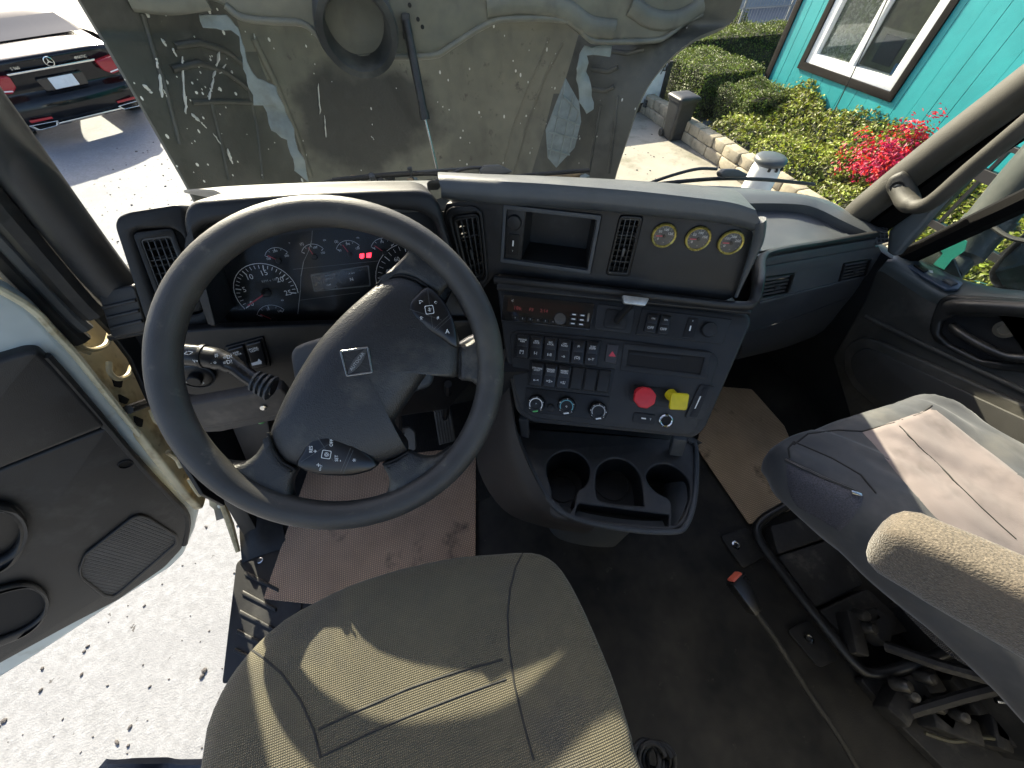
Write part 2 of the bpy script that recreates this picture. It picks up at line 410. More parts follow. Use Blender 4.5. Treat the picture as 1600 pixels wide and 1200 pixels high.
def dial(fr, parent, cpx, rpx, a0, a1, nums, ndl, major, minor, c, hnum, ink=WHITEINK, ring=True, hub=.006, wd=.0008, rn=.72, name='gauge', tick=.12):
    """one instrument: hub is the part, marks / needle / numbers its sub-parts"""
    ctr = fr.hit(*cpx, c); r = (V(fr.hit(cpx[0] + rpx, cpx[1], c)) - V(ctr)).length
    g = obj(name, lathe(fr.pt(*ctr, c), fr.n, [(hub, 0), (hub, .004), (hub * .8, .0055), (0, .0058)], 16), PLD, parent)
    bm = bmesh.new()
    for k in range(major):
        a = a0 + (a1 - a0) * k / (major - 1)
        line2(bm, fr, (ctr[0] + r * (1 - tick * 1.5) * math.cos(a), ctr[1] + r * (1 - tick * 1.5) * math.sin(a)), (ctr[0] + r * math.cos(a), ctr[1] + r * math.sin(a)), wd * 1.3, c + .0004)
    nm = (major - 1) * minor
    for k in range(nm + 1):
        a = a0 + (a1 - a0) * k / nm
        line2(bm, fr, (ctr[0] + r * (1 - tick) * math.cos(a), ctr[1] + r * (1 - tick) * math.sin(a)), (ctr[0] + r * math.cos(a), ctr[1] + r * math.sin(a)), wd * .7, c + .0003)
    if ring: flat_strip(bm, fr, *arc_strip(fr, ctr, r * 1.05, r * 1.05 + wd * .8, a0, a1), c + .0002)
    obj('dial_markings', bm, ink, g, 0)
    for s, a in nums:
        text('numeral', s, fr, (ctr[0] + r * rn * math.cos(a), ctr[1] + r * rn * math.sin(a)), hnum, ink, g, c + .0005, px=False)
    bm = bmesh.new(); line2(bm, fr, ctr, (ctr[0] + r * .86 * math.cos(ndl), ctr[1] + r * .86 * math.sin(ndl)), wd * 1.7, c + .0035)
    obj('needle', bm, REDINK, g, 0)
    return g
D = rad
tach = dial(CF, clus, (417, 457), 46, D(205), D(-12), [('0', D(205)), ('5', D(161)), ('10', D(118)), ('15', D(75)), ('20', D(31)), ('25', D(-12))], D(203), 6, 5, CC, .0100, hub=.0085, wd=.0014)
text('lettering', 'RPM x 100', CF, (414, 443), .0042, DIMINK, clus, CC + .0005, space=1.1)
dial(CF, clus, (645, 437), 52, D(205), D(-25), [('20', D(187)), ('40', D(150)), ('60', D(115)), ('80', D(70)), ('100', D(30))], D(205), 7, 4, CC, .0085, hub=.0085, wd=.0011)
for (c_, r_, n_, nd, s_) in (((436, 407), 20, [('100', D(160)), ('200', D(90)), ('300', D(20))], D(140), 1), ((492, 401), 19, [('100', D(70)), ('150', D(15))], D(105), 1),
                        ((547, 397), 20, [('50', D(150)), ('100', D(85)), ('150', D(25))], D(112), 1), ((601, 394), 20, [('E', D(150)), ('1/2', D(90)), ('F', D(30))], D(135), 1),
                        ((428, 499), 24, [('0', D(150)), ('50', D(95)), ('100', D(40))], D(140), 1)):
    dial(CF, clus, c_, r_, D(150), D(30), n_, nd, 3, 2, CC, .0040, hub=.0052, wd=.0008, rn=.78)
text('lettering', 'PSI', CF, (503, 378), .0028, WHITEINK, clus, CC + .0005); text('lettering', 'PSI', CF, (557, 374), .0028, WHITEINK, clus, CC + .0005)
text('lettering', 'PSI', CF, (435, 475), .0028, WHITEINK, clus, CC + .0005); text('lettering', '°F', CF, (446, 383), .0028, WHITEINK, clus, CC + .0005)
text('lettering', '(1)', CF, (466, 384), .0045, WHITEINK, clus, CC + .0005); text('lettering', '(2)', CF, (522, 380), .0045, WHITEINK, clus, CC + .0005)
plate('warning_lamp', CF, [(560, 400), (567, 399), (567, 406), (563, 408), (560, 406)], CC, CC + .0006, M('lamp_red', (.5, .01, .02), .4, emit=((1, .02, .04), 1.6)), clus, bev=0)
plate('warning_lamp', CF, [(571, 399), (579, 398), (578, 406), (571, 406)], CC, CC + .0006, MATS['lamp_red'], clus, bev=0)
lcd = plate('message_display', CF, [(480, 433), (575, 418), (578, 452), (486, 461)], CC, CC + .0012, M('grey_line', (.14, .15, .15), .5), clus, rc=.003, bev=.0003,
            holes=[[(482, 435), (573, 420), (576, 450), (488, 459)]])
plate('screen', CF, [(482, 435), (573, 420), (576, 450), (488, 459)], CC - .001, CC + .0004, M('lcd', (.012, .011, .010), .2, dust=((.06, .052, .042), 22, .5, .75)), lcd, rc=.002, bev=0)
text('lettering', 'KILOMETERS', CF, (512, 434), .0026, DIMINK, lcd, CC + .0009); text('lettering', '459281.7', CF, (511, 440), .0030, DIMINK, lcd, CC + .0009)
text('lettering', '12:47', CF, (510, 450), .0032, WHITEINK, lcd, CC + .0009); text('lettering', 'N', CF, (547, 441), .0065, WHITEINK, lcd, CC + .0009); text('lettering', 'A 12 U', CF, (547, 431), .0028, WHITEINK, lcd, CC + .0009)
bm = bmesh.new()
for a, b in (((452, 425), (592, 411)), ((462, 475), (560, 462)), ((535, 431), (538, 450)), ((500, 446), (536, 444))): line2(bm, CF, CF.hit(*a), CF.hit(*b), .0007, CC + .0003)
obj('panel_line', bm, MATS['grey_line'], clus, 0)
# crack running down the cluster lens
bm = bmesh.new(); ck = [(484, 361), (483, 378), (478, 395), (470, 412), (466, 435), (465, 458), (461, 496)]
for k in range(len(ck) - 1): line2(bm, CF, CF.hit(*ck[k]), CF.hit(*ck[k + 1]), .0006 + .0005 * (k % 2), CC + .006)
obj('lens_crack', bm, M('crack', (.30, .31, .30), .3), clus, 0)
plate('lens', CF, [(336, 398), (392, 374), (484, 359), (590, 351), (640, 353), (703, 380), (718, 440), (693, 494), (560, 511), (422, 513), (356, 511), (345, 502), (333, 460)],
      CC + .0065, CC + .0075, glass('lens_glass', (.95, .95, .95), .12, .08), clus, bev=0)

# --- outer vent pod by the door
pod = plate('vent_pod', LF, [(177, 352), (182, 338), (200, 331), (284, 318), (290, 348), (326, 490), (345, 562), (275, 552), (228, 508)], -.10, 0, PL, dash, bev=.005, rc=.012, back=(-.2, -.85, .48),
            holes=[[(203, 366), (213, 358), (268, 356), (284, 366), (318, 478), (314, 490), (258, 500), (246, 492)]])
plate('pod_filler', LF, [(236, 350), (300, 338), (330, 420), (372, 540), (300, 548)], -.06, -.045, PLD, dash, bev=0)
air_vent(LF, [(206, 364), (270, 356), (318, 486), (256, 496)], dash, bars=4, ring=.10, c=-.004)
# --- knee / lower face around the column
KF = Frame(at(400, 560, .74), (1, 0, 0), (0, .12, .99))
plate('lower_face', KF, [(262, 520), (345, 513), (560, 506), (752, 500), (770, 560), (700, 640), (560, 660), (430, 640), (300, 668), (262, 610)], -.02, 0, PLD, dash, bev=.004, rc=.01)
K2 = Frame(at(400, 640, .70), (1, 0, 0), (0, .15, .99))
plate('knee_panel', K2, [(262, 618), (300, 628), (440, 602), (470, 640), (440, 646), (340, 664), (300, 668), (275, 655)], -.02, .006, PLB, dash, bev=.005, rc=.008)
plate('knee_panel_edge', K2, [(300, 666), (340, 662), (446, 643), (446, 652), (345, 673), (318, 674)], -.02, .003, PLB, dash, bev=.003)
obj('bolt', lathe(K2.px(413, 632), K2.n, [(.006, .006), (.006, .010), (.003, .011), (0, .011)], 10), CHROME, dash)
obj('green_connector', lathe(K2.px(402, 647, -.01), (0, -.3, -1), [(.008, 0), (.010, .01), (.007, .02), (0, .02)], 12), M('green_plastic', (.05, .30, .06), .4), dash)
sb = plate('switch_bezel', KF, [(352, 540), (412, 524), (424, 570), (368, 582)], 0, .006, PLD, dash, bev=.001, rc=.003)
for q, t1, lines in (([(357, 541), (382, 534), (391, 570), (369, 575)], 'LAMP\nCHECK', 1), ([(386, 533), (409, 527), (419, 565), (396, 570)], 'WORK\nLIGHT', 2)):
    s = plate('rocker_switch', KF, q, .005, .013, M('switch_black', (.008, .008, .009), .3), dash, bev=.002, rc=.003)
    cx = sum(p[0] for p in q) / 4; cy = sum(p[1] for p in q) / 4
    text('lettering', t1, KF, (cx - 4, cy - 9), .0042, WHITEINK, s, .0134, ang=D(4))
    if lines == 2:
        plate('symbol', KF, [(cx - 8, cy + 12), (cx + 2, cy + 9), (cx + 3, cy + 5), (cx + 8, cy + 9), (cx + 8, cy + 13), (cx - 7, cy + 16)], .0131, .0134, WHITEINK, s, bev=0)
hk = obj('headlight_knob', lathe(KF.px(308, 585), KF.n, [(.027, 0), (.027, .006), (.024, .008), (.012, .008), (.012, .02), (.010, .022), (0, .022)], 24), PLD, dash)
obj('bezel_ring', lathe(KF.px(308, 585), KF.n, [(.0275, .004), (.030, .004), (.030, .007), (.0275, .0085)], 24, cap=False), PLG, hk)
text('symbol', '=D', KF, (296, 592), .006, WHITEINK, hk, .0085); text('symbol', 'O', KF, (318, 594), .006, WHITEINK, hk, .0085)

# --- upper centre panel facing the driver
V1 = [(706, 338), (748, 332), (758, 432), (732, 443)]
CUB = [(787, 319), (940, 336), (922, 428), (782, 409)]
V2 = [(969, 336), (1005, 338), (982, 432), (947, 429)]
up = plate('upper_panel', UF, [(692, 336), (697, 318), (760, 311), (930, 323), (1090, 339), (1165, 348), (1179, 366), (1176, 390), (1150, 462), (1135, 470), (775, 428), (752, 455), (738, 452)],
           -.02, 0, PL, dash, bev=.002, rc=.004, holes=[V1, CUB, V2], hrc=.006)
air_vent(UF, V1, dash, bars=3, c=.001, rc=.012)
plate('vent_surround', UF, [(697, 330), (706, 322), (742, 320), (754, 330), (764, 436), (752, 448), (730, 450)], .0005, .005, PL, dash, bev=.002, rc=.010, holes=[[(704, 335), (750, 329), (760, 434), (731, 446)]], hrc=.012)
air_vent(UF, V2, dash, bars=3, c=.001)
# storage cubby: frame, four walls, back, and the socket strip
cq = UF.poly(CUB)
cub = plate('storage_cubby', UF, cq, -.004, .003, PLG, dash, px=False, bev=.001, rc=.004, holes=[quad_in(cq, .035, .965, .07, .93)], hrc=.003)
cb = quad_in(cq, .22, .965, .07, .93); dd = .085
bm = bmesh.new(); fr_ = [UF.pt(*p, -.003) for p in cb]; bk_ = [UF.pt(*p, -dd) for p in quad_in(cq, .24, .93, .05, .88)]
vf = [bm.verts.new(p) for p in fr_]; vb = [bm.verts.new(p) for p in bk_]
for k in range(4): bm.faces.new((vf[k], vf[(k + 1) % 4], vb[(k + 1) % 4], vb[k]))
bm.faces.new(vb); bmesh.ops.recalc_face_normals(bm, faces=bm.faces); bmesh.ops.reverse_faces(bm, faces=bm.faces)
bmesh.ops.solidify(bm, geom=bm.faces[:], thickness=-.002)
obj('bin', bm, PL, cub, 30)
stp = plate('socket_plate', UF, quad_in(cq, .035, .225, .07, .93), -.012, -.002, PL, cub, px=False, bev=.001)
obj('socket_cap', lathe(UF.pt(*quad_in(cq, .125, .2, .27, .4)[0], -.002), UF.n, [(.0135, 0), (.0135, .005), (.012, .0075), (0, .0085)], 24), PL, cub)
plate('usb_plate', UF, quad_in(cq, .065, .19, .47, .85), -.002, .0005, PLD, cub, px=False, bev=.0008, rc=.003)
uq = quad_in(cq, .120, .135, .58, .68); plate('usb_slot', UF, uq, .0005, .001, WHITEINK, cub, px=False, bev=0)
text('symbol', 'Y', UF, quad_in(cq, .128, .2, .765, .8)[0], .003, WHITEINK, cub, .001, px=False)
# three brass-rimmed gauges
BRASS = M('brass', (.60, .47, .11), .28, metal=.45, var=(60, .3), dust=((.10, .085, .03), 70, .56, .66))
GF = M('gauge_face', (.040, .046, .056), .35, var=(30, .25))
for (c_, nums, r_) in (((1037, 367), ('50', '100', '120'), .0185), ((1090, 372), ('50', '100', '150'), .0185), ((1141, 378), ('100', '200', '250'), .0182)):
    ctr = UF.hit(*c_)
    g = obj('round_gauge', lathe(UF.pt(*ctr), UF.n, [(r_ * 1.16, 0), (r_ * 1.16, .002), (r_ * 1.1, .004)], 32), PLD, dash)
    obj('brass_ring', lathe(UF.pt(*ctr), UF.n, [(r_ * 1.12, .002), (r_ * 1.13, .0050), (r_ * 1.04, .0075), (r_ * .92, .0060), (r_ * .90, .003)], 36, cap=False), BRASS, g)
    obj('dial_face', lathe(UF.pt(*ctr), UF.n, [(r_ * .93, .0041), (r_ * .93, .0045), (0, .0045)], 28), GF, g)
    bm = bmesh.new()
    for k in range(13):
        a = D(215 - 250 * k / 12); line2(bm, UF, (ctr[0] + r_ * .76 * math.cos(a), ctr[1] + r_ * .76 * math.sin(a)), (ctr[0] + r_ * .86 * math.cos(a), ctr[1] + r_ * .86 * math.sin(a)), .0005, .0049)
    obj('dial_markings', bm, DIMINK, g, 0)
    for s, a in zip(('0',) + nums, (215, 140, 85, 25)): text('numeral', s, UF, (ctr[0] + r_ * .56 * math.cos(D(a)), ctr[1] + r_ * .56 * math.sin(D(a))), .0042, WHITEINK, g, .005, px=False)
    text('symbol', '◦', UF, (ctr[0] + .002, ctr[1] - r_ * .6), .004, DIMINK, g, .005, px=False)
    bm = bmesh.new(); line2(bm, UF, (ctr[0] + .003, ctr[1]), (ctr[0] - r_ * .72, ctr[1] - .001), .0014, .0058); obj('needle', bm, M('needle_red', (.75, .06, .12), .4), g, 0)
    obj('needle_hub', lathe(UF.pt(*ctr), UF.n, [(.0028, .0045), (.0028, .007), (0, .0075)], 12), PLD, g)
    obj('gauge_lens', lathe(UF.pt(*ctr), UF.n, [(r_ * .92, .0066), (r_ * .5, .0074), (0, .0077)], 24, cap=False), glass('gauge_glass', (.95, .95, .95), .6, .03) if 'gauge_glass' not in MATS else MATS['gauge_glass'], g)

# --- padded top of the dash: from the windscreen base over the crown to the lip
TOPM = M('dash_top_grey', (.066, .073, .078), .42, bump=[(800, .3, 'vor')], var=(9, .15), dust=((.11, .115, .11), 6, .52, .9))
st = [690, 760, 850, 930, 1010, 1090, 1150, 1187]
r2 = [304, 311, 317, 322, 330, 338, 346, 358]; r1 = [293, 298, 303, 309, 316, 325, 333, 344]; r0 = [287, 288, 289, 291, 295, 299, 303, 318]
A3 = [UF.px(u, v + 3, .004) for u, v in zip(st, r2)]; A2 = [UF.px(u, v, .022) for u, v in zip(st, r2)]; A1 = [UF.px(u, v, .026) for u, v in zip(st, r1)]
A15 = [p + V((0.0, .03, .006)) for p in A1]
A0 = [at(u, v, 1.0) for u, v in ((690, 287), (760, 288), (850, 289), (930, 291), (1000, 294), (1060, 297), (1100, 299), (1128, 301))]
Am = [(p * .5 + q * .5) + V((0, 0, .012)) for p, q in zip(A15, A0)]
A00 = [p + V((0, .12, -.06)) for p in A0]
obj('top_pad', thicken(loft([A3, A2, A1, A15, Am, A0, A00], 4, 3), -.004), TOPM, dash, 60)
# end cap of the overhanging lip
EC = [UF.px(1187, 344, .026), UF.px(1187, 358, .022), UF.px(1180, 388, .012), UF.px(1150, 464, .006)]
obj('lip_end', tube(cr(EC, 6), [.009] * 12 + [.008, .007, .006, .005, .004, .003, .003], 10), TOPM, dash)
# the top over the driver side, behind the binnacle
B1 = [BF.px(u, v) + V((0, .158, -.062)) for u, v in ((282, 318), (330, 312), (400, 306), (520, 300), (680, 298))]
B0 = [at(u, v, 1.02) for u, v in ((288, 301), (340, 297), (420, 294), (540, 291), (690, 288))]
obj('top_pad', thicken(loft([[p + V((0, -.05, -.02)) for p in B1], B1, [(a + b) / 2 + V((0, 0, .006)) for a, b in zip(B1, B0)], B0, [p + V((0, .12, -.07)) for p in B0]], 5, 3), -.004), TOPM, dash, 60)

# --- rail between upper panel and centre stack
RL = cr([SF.px(773, 437, .006), SF.px(900, 450, .010), SF.px(1040, 466, .012), SF.px(1150, 478, .012), SF.px(1176, 472, .010), SF.px(1186, 440, .006), on(1190, 405, y=.50), on(1215, 393, y=.53), on(1290, 380, y=.56), on(1368, 366, y=.595)], 6)
obj('rail', tube(RL, .0085, 10, up=(0, -.5, .8), flat=1.3), PL, dash)

# ================================================================== CENTRE STACK
stk = empty('center_stack', SF.px(940, 650) * 1.0, 'angled centre stack with radio, rocker switches, climate knobs and brake valves', 'control panel')
OUT = [(776, 446), (900, 460), (1170, 492), (1176, 505), (1103, 672), (1085, 687), (830, 662), (806, 645), (790, 560)]
plate('stack_body', SF, OUT, -.10, 0, PL, stk, bev=.008, rc=.012, back=(-.3, -.92, .2))
plate('stack_shelf', SF, [(778, 440), (1168, 480), (1172, 492), (776, 454)], 0, .012, PL, stk, bev=.005, rc=.006)
inner = plate('stack_insert', SF, [(797, 521), (812, 516), (960, 530), (1112, 549), (1122, 562), (1086, 672), (1074, 680), (838, 653), (815, 640), (803, 600)], 0, .005, PL, stk, bev=.003, rc=.012)
# radio
rq = SF.poly([(787, 460), (929, 475), (922, 516), (783, 501)])
rd = plate('radio', SF, rq, 0, .006, GLOSS, stk, px=False, bev=.001, rc=.003)
plate('display', SF, quad_in(rq, .06, .88, .14, .62), .006, .0066, M('radio_screen', (.012, .004, .005), .12, coat=.5), rd, px=False, bev=0)
LCDRED = M('lcd_red', (.14, .03, .03), .5, emit=((.9, .12, .10), .02))
text('lettering', '186:', SF, quad_in(rq, .18, .2, .47, .5)[0], .0075, LCDRED, rd, .0069, px=False); text('lettering', 'P3', SF, quad_in(rq, .33, .2, .47, .5)[0], .0065, LCDRED, rd, .0069, px=False)
text('lettering', '2:14', SF, quad_in(rq, .47, .2, .47, .5)[0], .0065, LCDRED, rd, .0069, px=False)
for k in range(6):
    f = .13 + k * .085; plate('button', SF, quad_in(rq, f, f + .06, .76, .90), .006, .0078, PLD, rd, px=False, bev=.0005)
    text('lettering', str(k + 1), SF, quad_in(rq, f + .03, 1, .83, 1)[0], .0028, WHITEINK, rd, .0081, px=False)
kc = quad_in(rq, .655, 1, .70, 1)[0]
obj('volume_knob', lathe(SF.pt(*kc, .006), SF.n, [(.0125, 0), (.0125, .009), (.011, .011), (.004, .0115), (0, .0115)], 24), M('knob_metal', (.16, .16, .16), .25, metal=.8), rd)
for k in range(6):
    f = .76 + .09 * (k % 2); g_ = .42 + .17 * (k // 2); plate('button', SF, quad_in(rq, f, f + .075, g_, g_ + .12), .006, .0075, PLD, rd, px=False, bev=.0005)
    plate('button_mark', SF, quad_in(rq, f + .02, f + .06, g_ + .04, g_ + .08), .0075, .0078, WHITEINK, rd, px=False, bev=0)
plate('usb_port', SF, quad_in(rq, .945, .965, .38, .68), .006, .0075, CHROME, rd, px=False, bev=.0003)
text('symbol', 'c(', SF, quad_in(rq, .11, .2, .2, .5)[0], .004, WHITEINK, rd, .007, px=False)
# T-handle lever
lp = plate('lever_plate', SF, [(933, 474), (992, 482), (985, 522), (928, 514)], 0, .004, PL, stk, rc=.006)
plate('lever_gate', SF, [(947, 482), (982, 487), (976, 515), (942, 511)], .004, .007, PLD, stk, rc=.006, bev=.002)
plate('gate_slot', SF, [(955, 492), (972, 494), (968, 509), (952, 507)], .0071, .0078, HOLE, stk, rc=.002, bev=0)
l0 = SF.px(962, 502, .005); l1 = l0 + SF.n * .036 + SF.ey * .040 + SF.ex * .022
obj('lever', tube([l0, l0 * .5 + l1 * .5, l1], [.008, .0075, .009], 8, flat=.7), PLD, stk)
LVF = Frame(l1, SF.ex, SF.ey * .6 + SF.n * -.6)
obj('lever_grip', hexa([l1 + SF.ex * a + SF.ey * b + SF.n * c for c in (.012, -.004) for a, b in ((-.024, .006), (.024, .006), (.019, -.009), (-.019, -.009))], .003), M('silver_grip', (.42, .42, .40), .35, metal=.5, var=(80, .2)), stk)
# right-hand switch insert
plate('switch_insert', SF, [(1003, 482), (1143, 499), (1128, 538), (993, 523)], 0, .003, PL, stk, rc=.002)
SWB = M('switch_black', (.008, .008, .009), .3)
def rocker(fr, q, parent, c, top, bot=None, hh=.0034):
    s = plate('rocker_switch', fr, q, c, c + .009, SWB, parent, bev=.002, rc=.003)
    q2 = fr.poly(q)
    plate('rocker_cap', fr, quad_in(q2, .10, .90, .05, .50), c + .009, c + .0115, SWB, s, px=False, bev=.001)
    if top: text('lettering', top, fr, quad_in(q2, .5, 1, .25, 1)[0], hh, WHITEINK, s, c + .0119, px=False)
    if bot:
        text('symbol', bot, fr, quad_in(q2, .5, 1, .74, 1)[0], hh * 1.7, WHITEINK, s, c + .0095, px=False)
    return s
rocker(SF, [(1011, 490), (1028, 492), (1021, 521), (1004, 518)], stk, .003, 'ON', 'OFF', .003)
rocker(SF, [(1031, 492), (1047, 494), (1040, 523), (1024, 521)], stk, .003, 'ON', 'OFF', .003)
plate('usb_plate', SF, [(1075, 496), (1091, 498), (1082, 529), (1065, 527)], .003, .005, PLD, stk, rc=.003, bev=.0008)
plate('usb_slot', SF, [(1077, 509), (1079, 509), (1077, 517), (1075, 517)], .005, .0056, WHITEINK, stk, bev=0); text('symbol', 'Y', SF, (1081, 502), .003, WHITEINK, stk, .0056)
obj('socket_cap', lathe(SF.px(1107, 515, .003), SF.n, [(.0145, 0), (.0145, .006), (.013, .009), (0, .010)], 24), PL, stk)
# rocker rows
tops = ['ENGINE\nFAN', 'AXL\nLOCK', 'INT\nLOCK', 'OFF\nROAD', '(P)', 'SUSP\nDUMP']; bots = ['[*]', 'I-I', 'I-II', '-o', '(O)', 'o-Y']
def lerp2(a, b, f): return (a[0] + (b[0] - a[0]) * f, a[1] + (b[1] - a[1]) * f)
plate('switch_bezel', SF, [(805, 519), (940, 532), (934, 573), (802, 559)], .005, .007, PLD, stk, rc=.002, bev=.0008)
for k in range(6):
    f = k / 6; g_ = (k + .9) / 6
    rocker(SF, [lerp2((809, 522), (938, 535), f), lerp2((809, 522), (938, 535), g_), lerp2((806, 557), (933, 571), g_), lerp2((806, 557), (933, 571), f)], stk, .006, tops[k], bots[k])
hz = plate('hazard_switch', SF, [(948, 537), (966, 539), (961, 568), (944, 565)], .005, .010, M('hazard_face', (.035, .032, .034), .4), stk, rc=.003, bev=.0015)
plate('symbol', SF, [(956, 548), (961, 557), (950, 556)], .010, .0105, REDINK, hz, bev=0)
plate('switch_bezel', SF, [(828, 562), (960, 576), (952, 616), (824, 602)], .005, .007, PLD, stk, rc=.002, bev=.0008)
t2 = ['5TH WHL\nLIGHT', 'PARKED\nREGEN', 'INHIBIT\nREGEN']; b2_ = ['o-=', '=S>', '=S/']
for k in range(6):
    f = k / 6; g_ = (k + .9) / 6
    q = [lerp2((832, 566), (957, 579), f), lerp2((832, 566), (957, 579), g_), lerp2((828, 600), (950, 613), g_), lerp2((828, 600), (950, 613), f)]
    if k < 3: rocker(SF, q, stk, .006, t2[k], b2_[k])
    else: plate('blank_cover', SF, q, .006, .013, PL, stk, rc=.002, bev=.003)
plate('climate_panel', SF, [(822, 605), (952, 619), (945, 656), (818, 642)], .005, .007, PLD, stk, rc=.002, bev=.0008)
for i, c_ in enumerate(((838, 630), (885, 633), (934, 641))):
    o_ = SF.px(*c_, .007); ctr = SF.hit(*c_, .007)
    k_ = obj('climate_knob', lathe(o_, SF.n, [(.0185, 0), (.0180, .010), (.0165, .013), (.010, .0135), (.010, .0115), (0, .0115)], 28), PLD, stk)
    bm = bmesh.new(); flat_strip(bm, SF, *arc_strip(SF, ctr, .0118, .0135, D(210), D(-30)), .0208); obj('dial_arc', bm, (WHITEINK, M('blue_arc', (.12, .35, .40), .5), DIMINK)[i], k_, 0)
    for a in range(5 if i != 2 else 7):
        an = D(220 - a * (260 / (4 if i != 2 else 6))); plate('tick_mark', SF, disc2(ctr[0] + .0152 * math.cos(an), ctr[1] + .0152 * math.sin(an), .0009, 8), .0202, .0206, WHITEINK, k_, px=False, bev=0)
    text('symbol', ('*', 'o', '')[i] or ' ', SF, (ctr[0], ctr[1]), .005, WHITEINK, k_, .0192, px=False) if i < 2 else None
    plate('symbol', SF, [(c_[0] - 5, c_[1] + 9), (c_[0] + 3, c_[1] + 8), (c_[0] + 4, c_[1] + 10), (c_[0] - 4, c_[1] + 11)], .0202, .0206, (M('green_ink', (.10, .45, .12), .5), WHITEINK, WHITEINK)[i], k_, bev=0)
obj('defrost_button', lathe(SF.px(860, 637, .007), SF.n, [(.008, 0), (.008, .004), (.006, .005), (0, .005)], 20), PLD, stk)
# slot tray
plate('card_slot', SF, [(974, 536), (1110, 550), (1102, 592), (968, 578)], .005, .008, PL, stk, rc=.003, holes=[[(981, 546), (1099, 558), (1092, 584), (978, 570)]], hrc=.002, bev=.0012)
plate('slot_recess', SF, [(981, 546), (1099, 558), (1092, 584), (978, 570)], .0052, .0058, HOLE, stk, bev=0)
plate('slot_lip', SF, [(983, 548), (1062, 556), (1061, 562), (982, 553)], .0058, .0070, PLD, stk, bev=.0005)
# brake valves
plate('valve_plate', SF, [(986, 600), (1064, 609), (1064, 634), (1050, 636), (985, 628), (982, 612)], .005, .007, PLD, stk, rc=.010, bev=.001)
rk = SF.hit(1007, 621, .03); ctr = SF.pt(*rk, 0)
RED = M('valve_red', (.55, .020, .028), .45, var=(40, .12)); YEL = M('valve_yellow', (.62, .50, .010), .42, var=(40, .1))
pv = obj('park_brake_knob', weld(place(plate_mesh(rounded(disc2(rk[0], rk[1], .0215, 8, rot=D(22)), .003), (), .013, .003), SF, .024)), RED, stk, label='red eight-sided trailer air supply knob')
obj('stem', tube([SF.pt(rk[0] - .004, rk[1] + .004, .004), SF.pt(rk[0], rk[1], .026)], [.013, .010], 14), RED, pv)
yk = SF.hit(1059, 627, .03)
yq = [(yk[0] - .0165, yk[1] + .015), (yk[0] + .0165, yk[1] + .018), (yk[0] + .0175, yk[1] - .014), (yk[0] - .0145, yk[1] - .017)]
yv = obj('park_brake_knob', weld(place(plate_mesh(rounded(yq, .005), (), .010, .003), SF, .028)), YEL, stk, label='yellow square parking brake knob')
obj('stem', tube([SF.pt(yk[0] - .008, yk[1] + .008, .004), SF.pt(yk[0], yk[1], .03)], [.012, .008], 14), YEL, yv)
# clip channel at the edge
plate('side_clip', SF, [(1092, 600), (1116, 603), (1096, 655), (1068, 651)], .004, .008, PL, stk, rc=.006, bev=.001)
plate('clip_groove', SF, [(1097, 604), (1106, 605), (1086, 652), (1075, 650)], .008, .0088, PLD, stk, rc=.004, bev=.0003)
plate('mark', SF, [(1091, 618), (1093, 618), (1084, 637), (1082.5, 637)], .0088, .0093, WHITEINK, stk, bev=0)
plate('usb_plate', SF, [(990, 643), (1024, 647), (1021, 663), (987, 659)], .005, .007, PLD, stk, rc=.004, bev=.0008)
plate('usb_slot', SF, [(1001, 651), (1008, 652), (1008, 654), (1001, 653)], .007, .0076, WHITEINK, stk, bev=0); text('symbol', 'Y', SF, (1015, 654), .004, WHITEINK, stk, .0076)
obj('power_socket', lathe(SF.px(1040, 657, .005), SF.n, [(.0135, 0), (.0135, .004), (.0115, .0055), (.0095, .004), (.0090, -.0), (.0085, -.004)], 24, cap=False), CHROME, stk)
plate('socket_hole', SF, disc2(*SF.hit(1040, 657, .005), .0095, 20), .0052, .006, HOLE, stk, px=False, bev=0)

# ================================================================== CUP HOLDER CONSOLE
TZ = .375
TF = Frame((0, 0, TZ), (1, 0, 0), (0, 1, 0))
con = empty('cup_holder_console', (.30, .28, 0), 'black floor console with three cup holders below the centre stack', 'console')
def zp(u, v, z): return tuple(on(u, v, z=z))[:2]
tray_out = [(806, 668), (815, 700), (850, 770), (885, 805), (960, 825), (1045, 832), (1072, 820), (1086, 770), (1087, 700), (1075, 688)]
cupL = [zp(u, v, TZ) for u, v in ((854, 735), (858, 718), (872, 707), (890, 704), (908, 711), (920, 726), (921, 745), (913, 760), (902, 768), (896, 800), (890, 806), (864, 800), (862, 768))]
cupM = [zp(u, v, TZ) for u, v in ((932, 738), (940, 724), (957, 716), (978, 719), (994, 732), (1002, 748), (1006, 785), (1002, 790), (945, 784), (932, 772))]
cupR = [zp(u, v, TZ) for u, v in ((1011, 740), (1020, 729), (1037, 724), (1058, 731), (1075, 748), (1078, 768), (1076, 785), (1064, 812), (1050, 820), (1050, 795), (1046, 780), (1025, 768), (1012, 752))]
cupF = [zp(u, v, TZ) for u, v in ((905, 786), (1046, 804), (1044, 822), (960, 815), (893, 806))]
def sm(c): return [tuple(p)[:2] for p in cr([V((*p, 0)) for p in c], 3, closed=True)]
cupL, cupM, cupR = sm(cupL), sm(cupM), sm(cupR)
TRAY = M('tray_plastic', (.028, .028, .029), .5, bump=(900, .25, 'vor'), var=(14, .3), dust=((.07, .068, .062), 10, .5, .85))
to = [zp(u, v, TZ) for u, v in tray_out]
plate('tray', TF, to, -.012, 0, TRAY, con, px=False, bev=.004, rc=.006, holes=[cupL, cupM, cupR, cupF], hrc=.003)
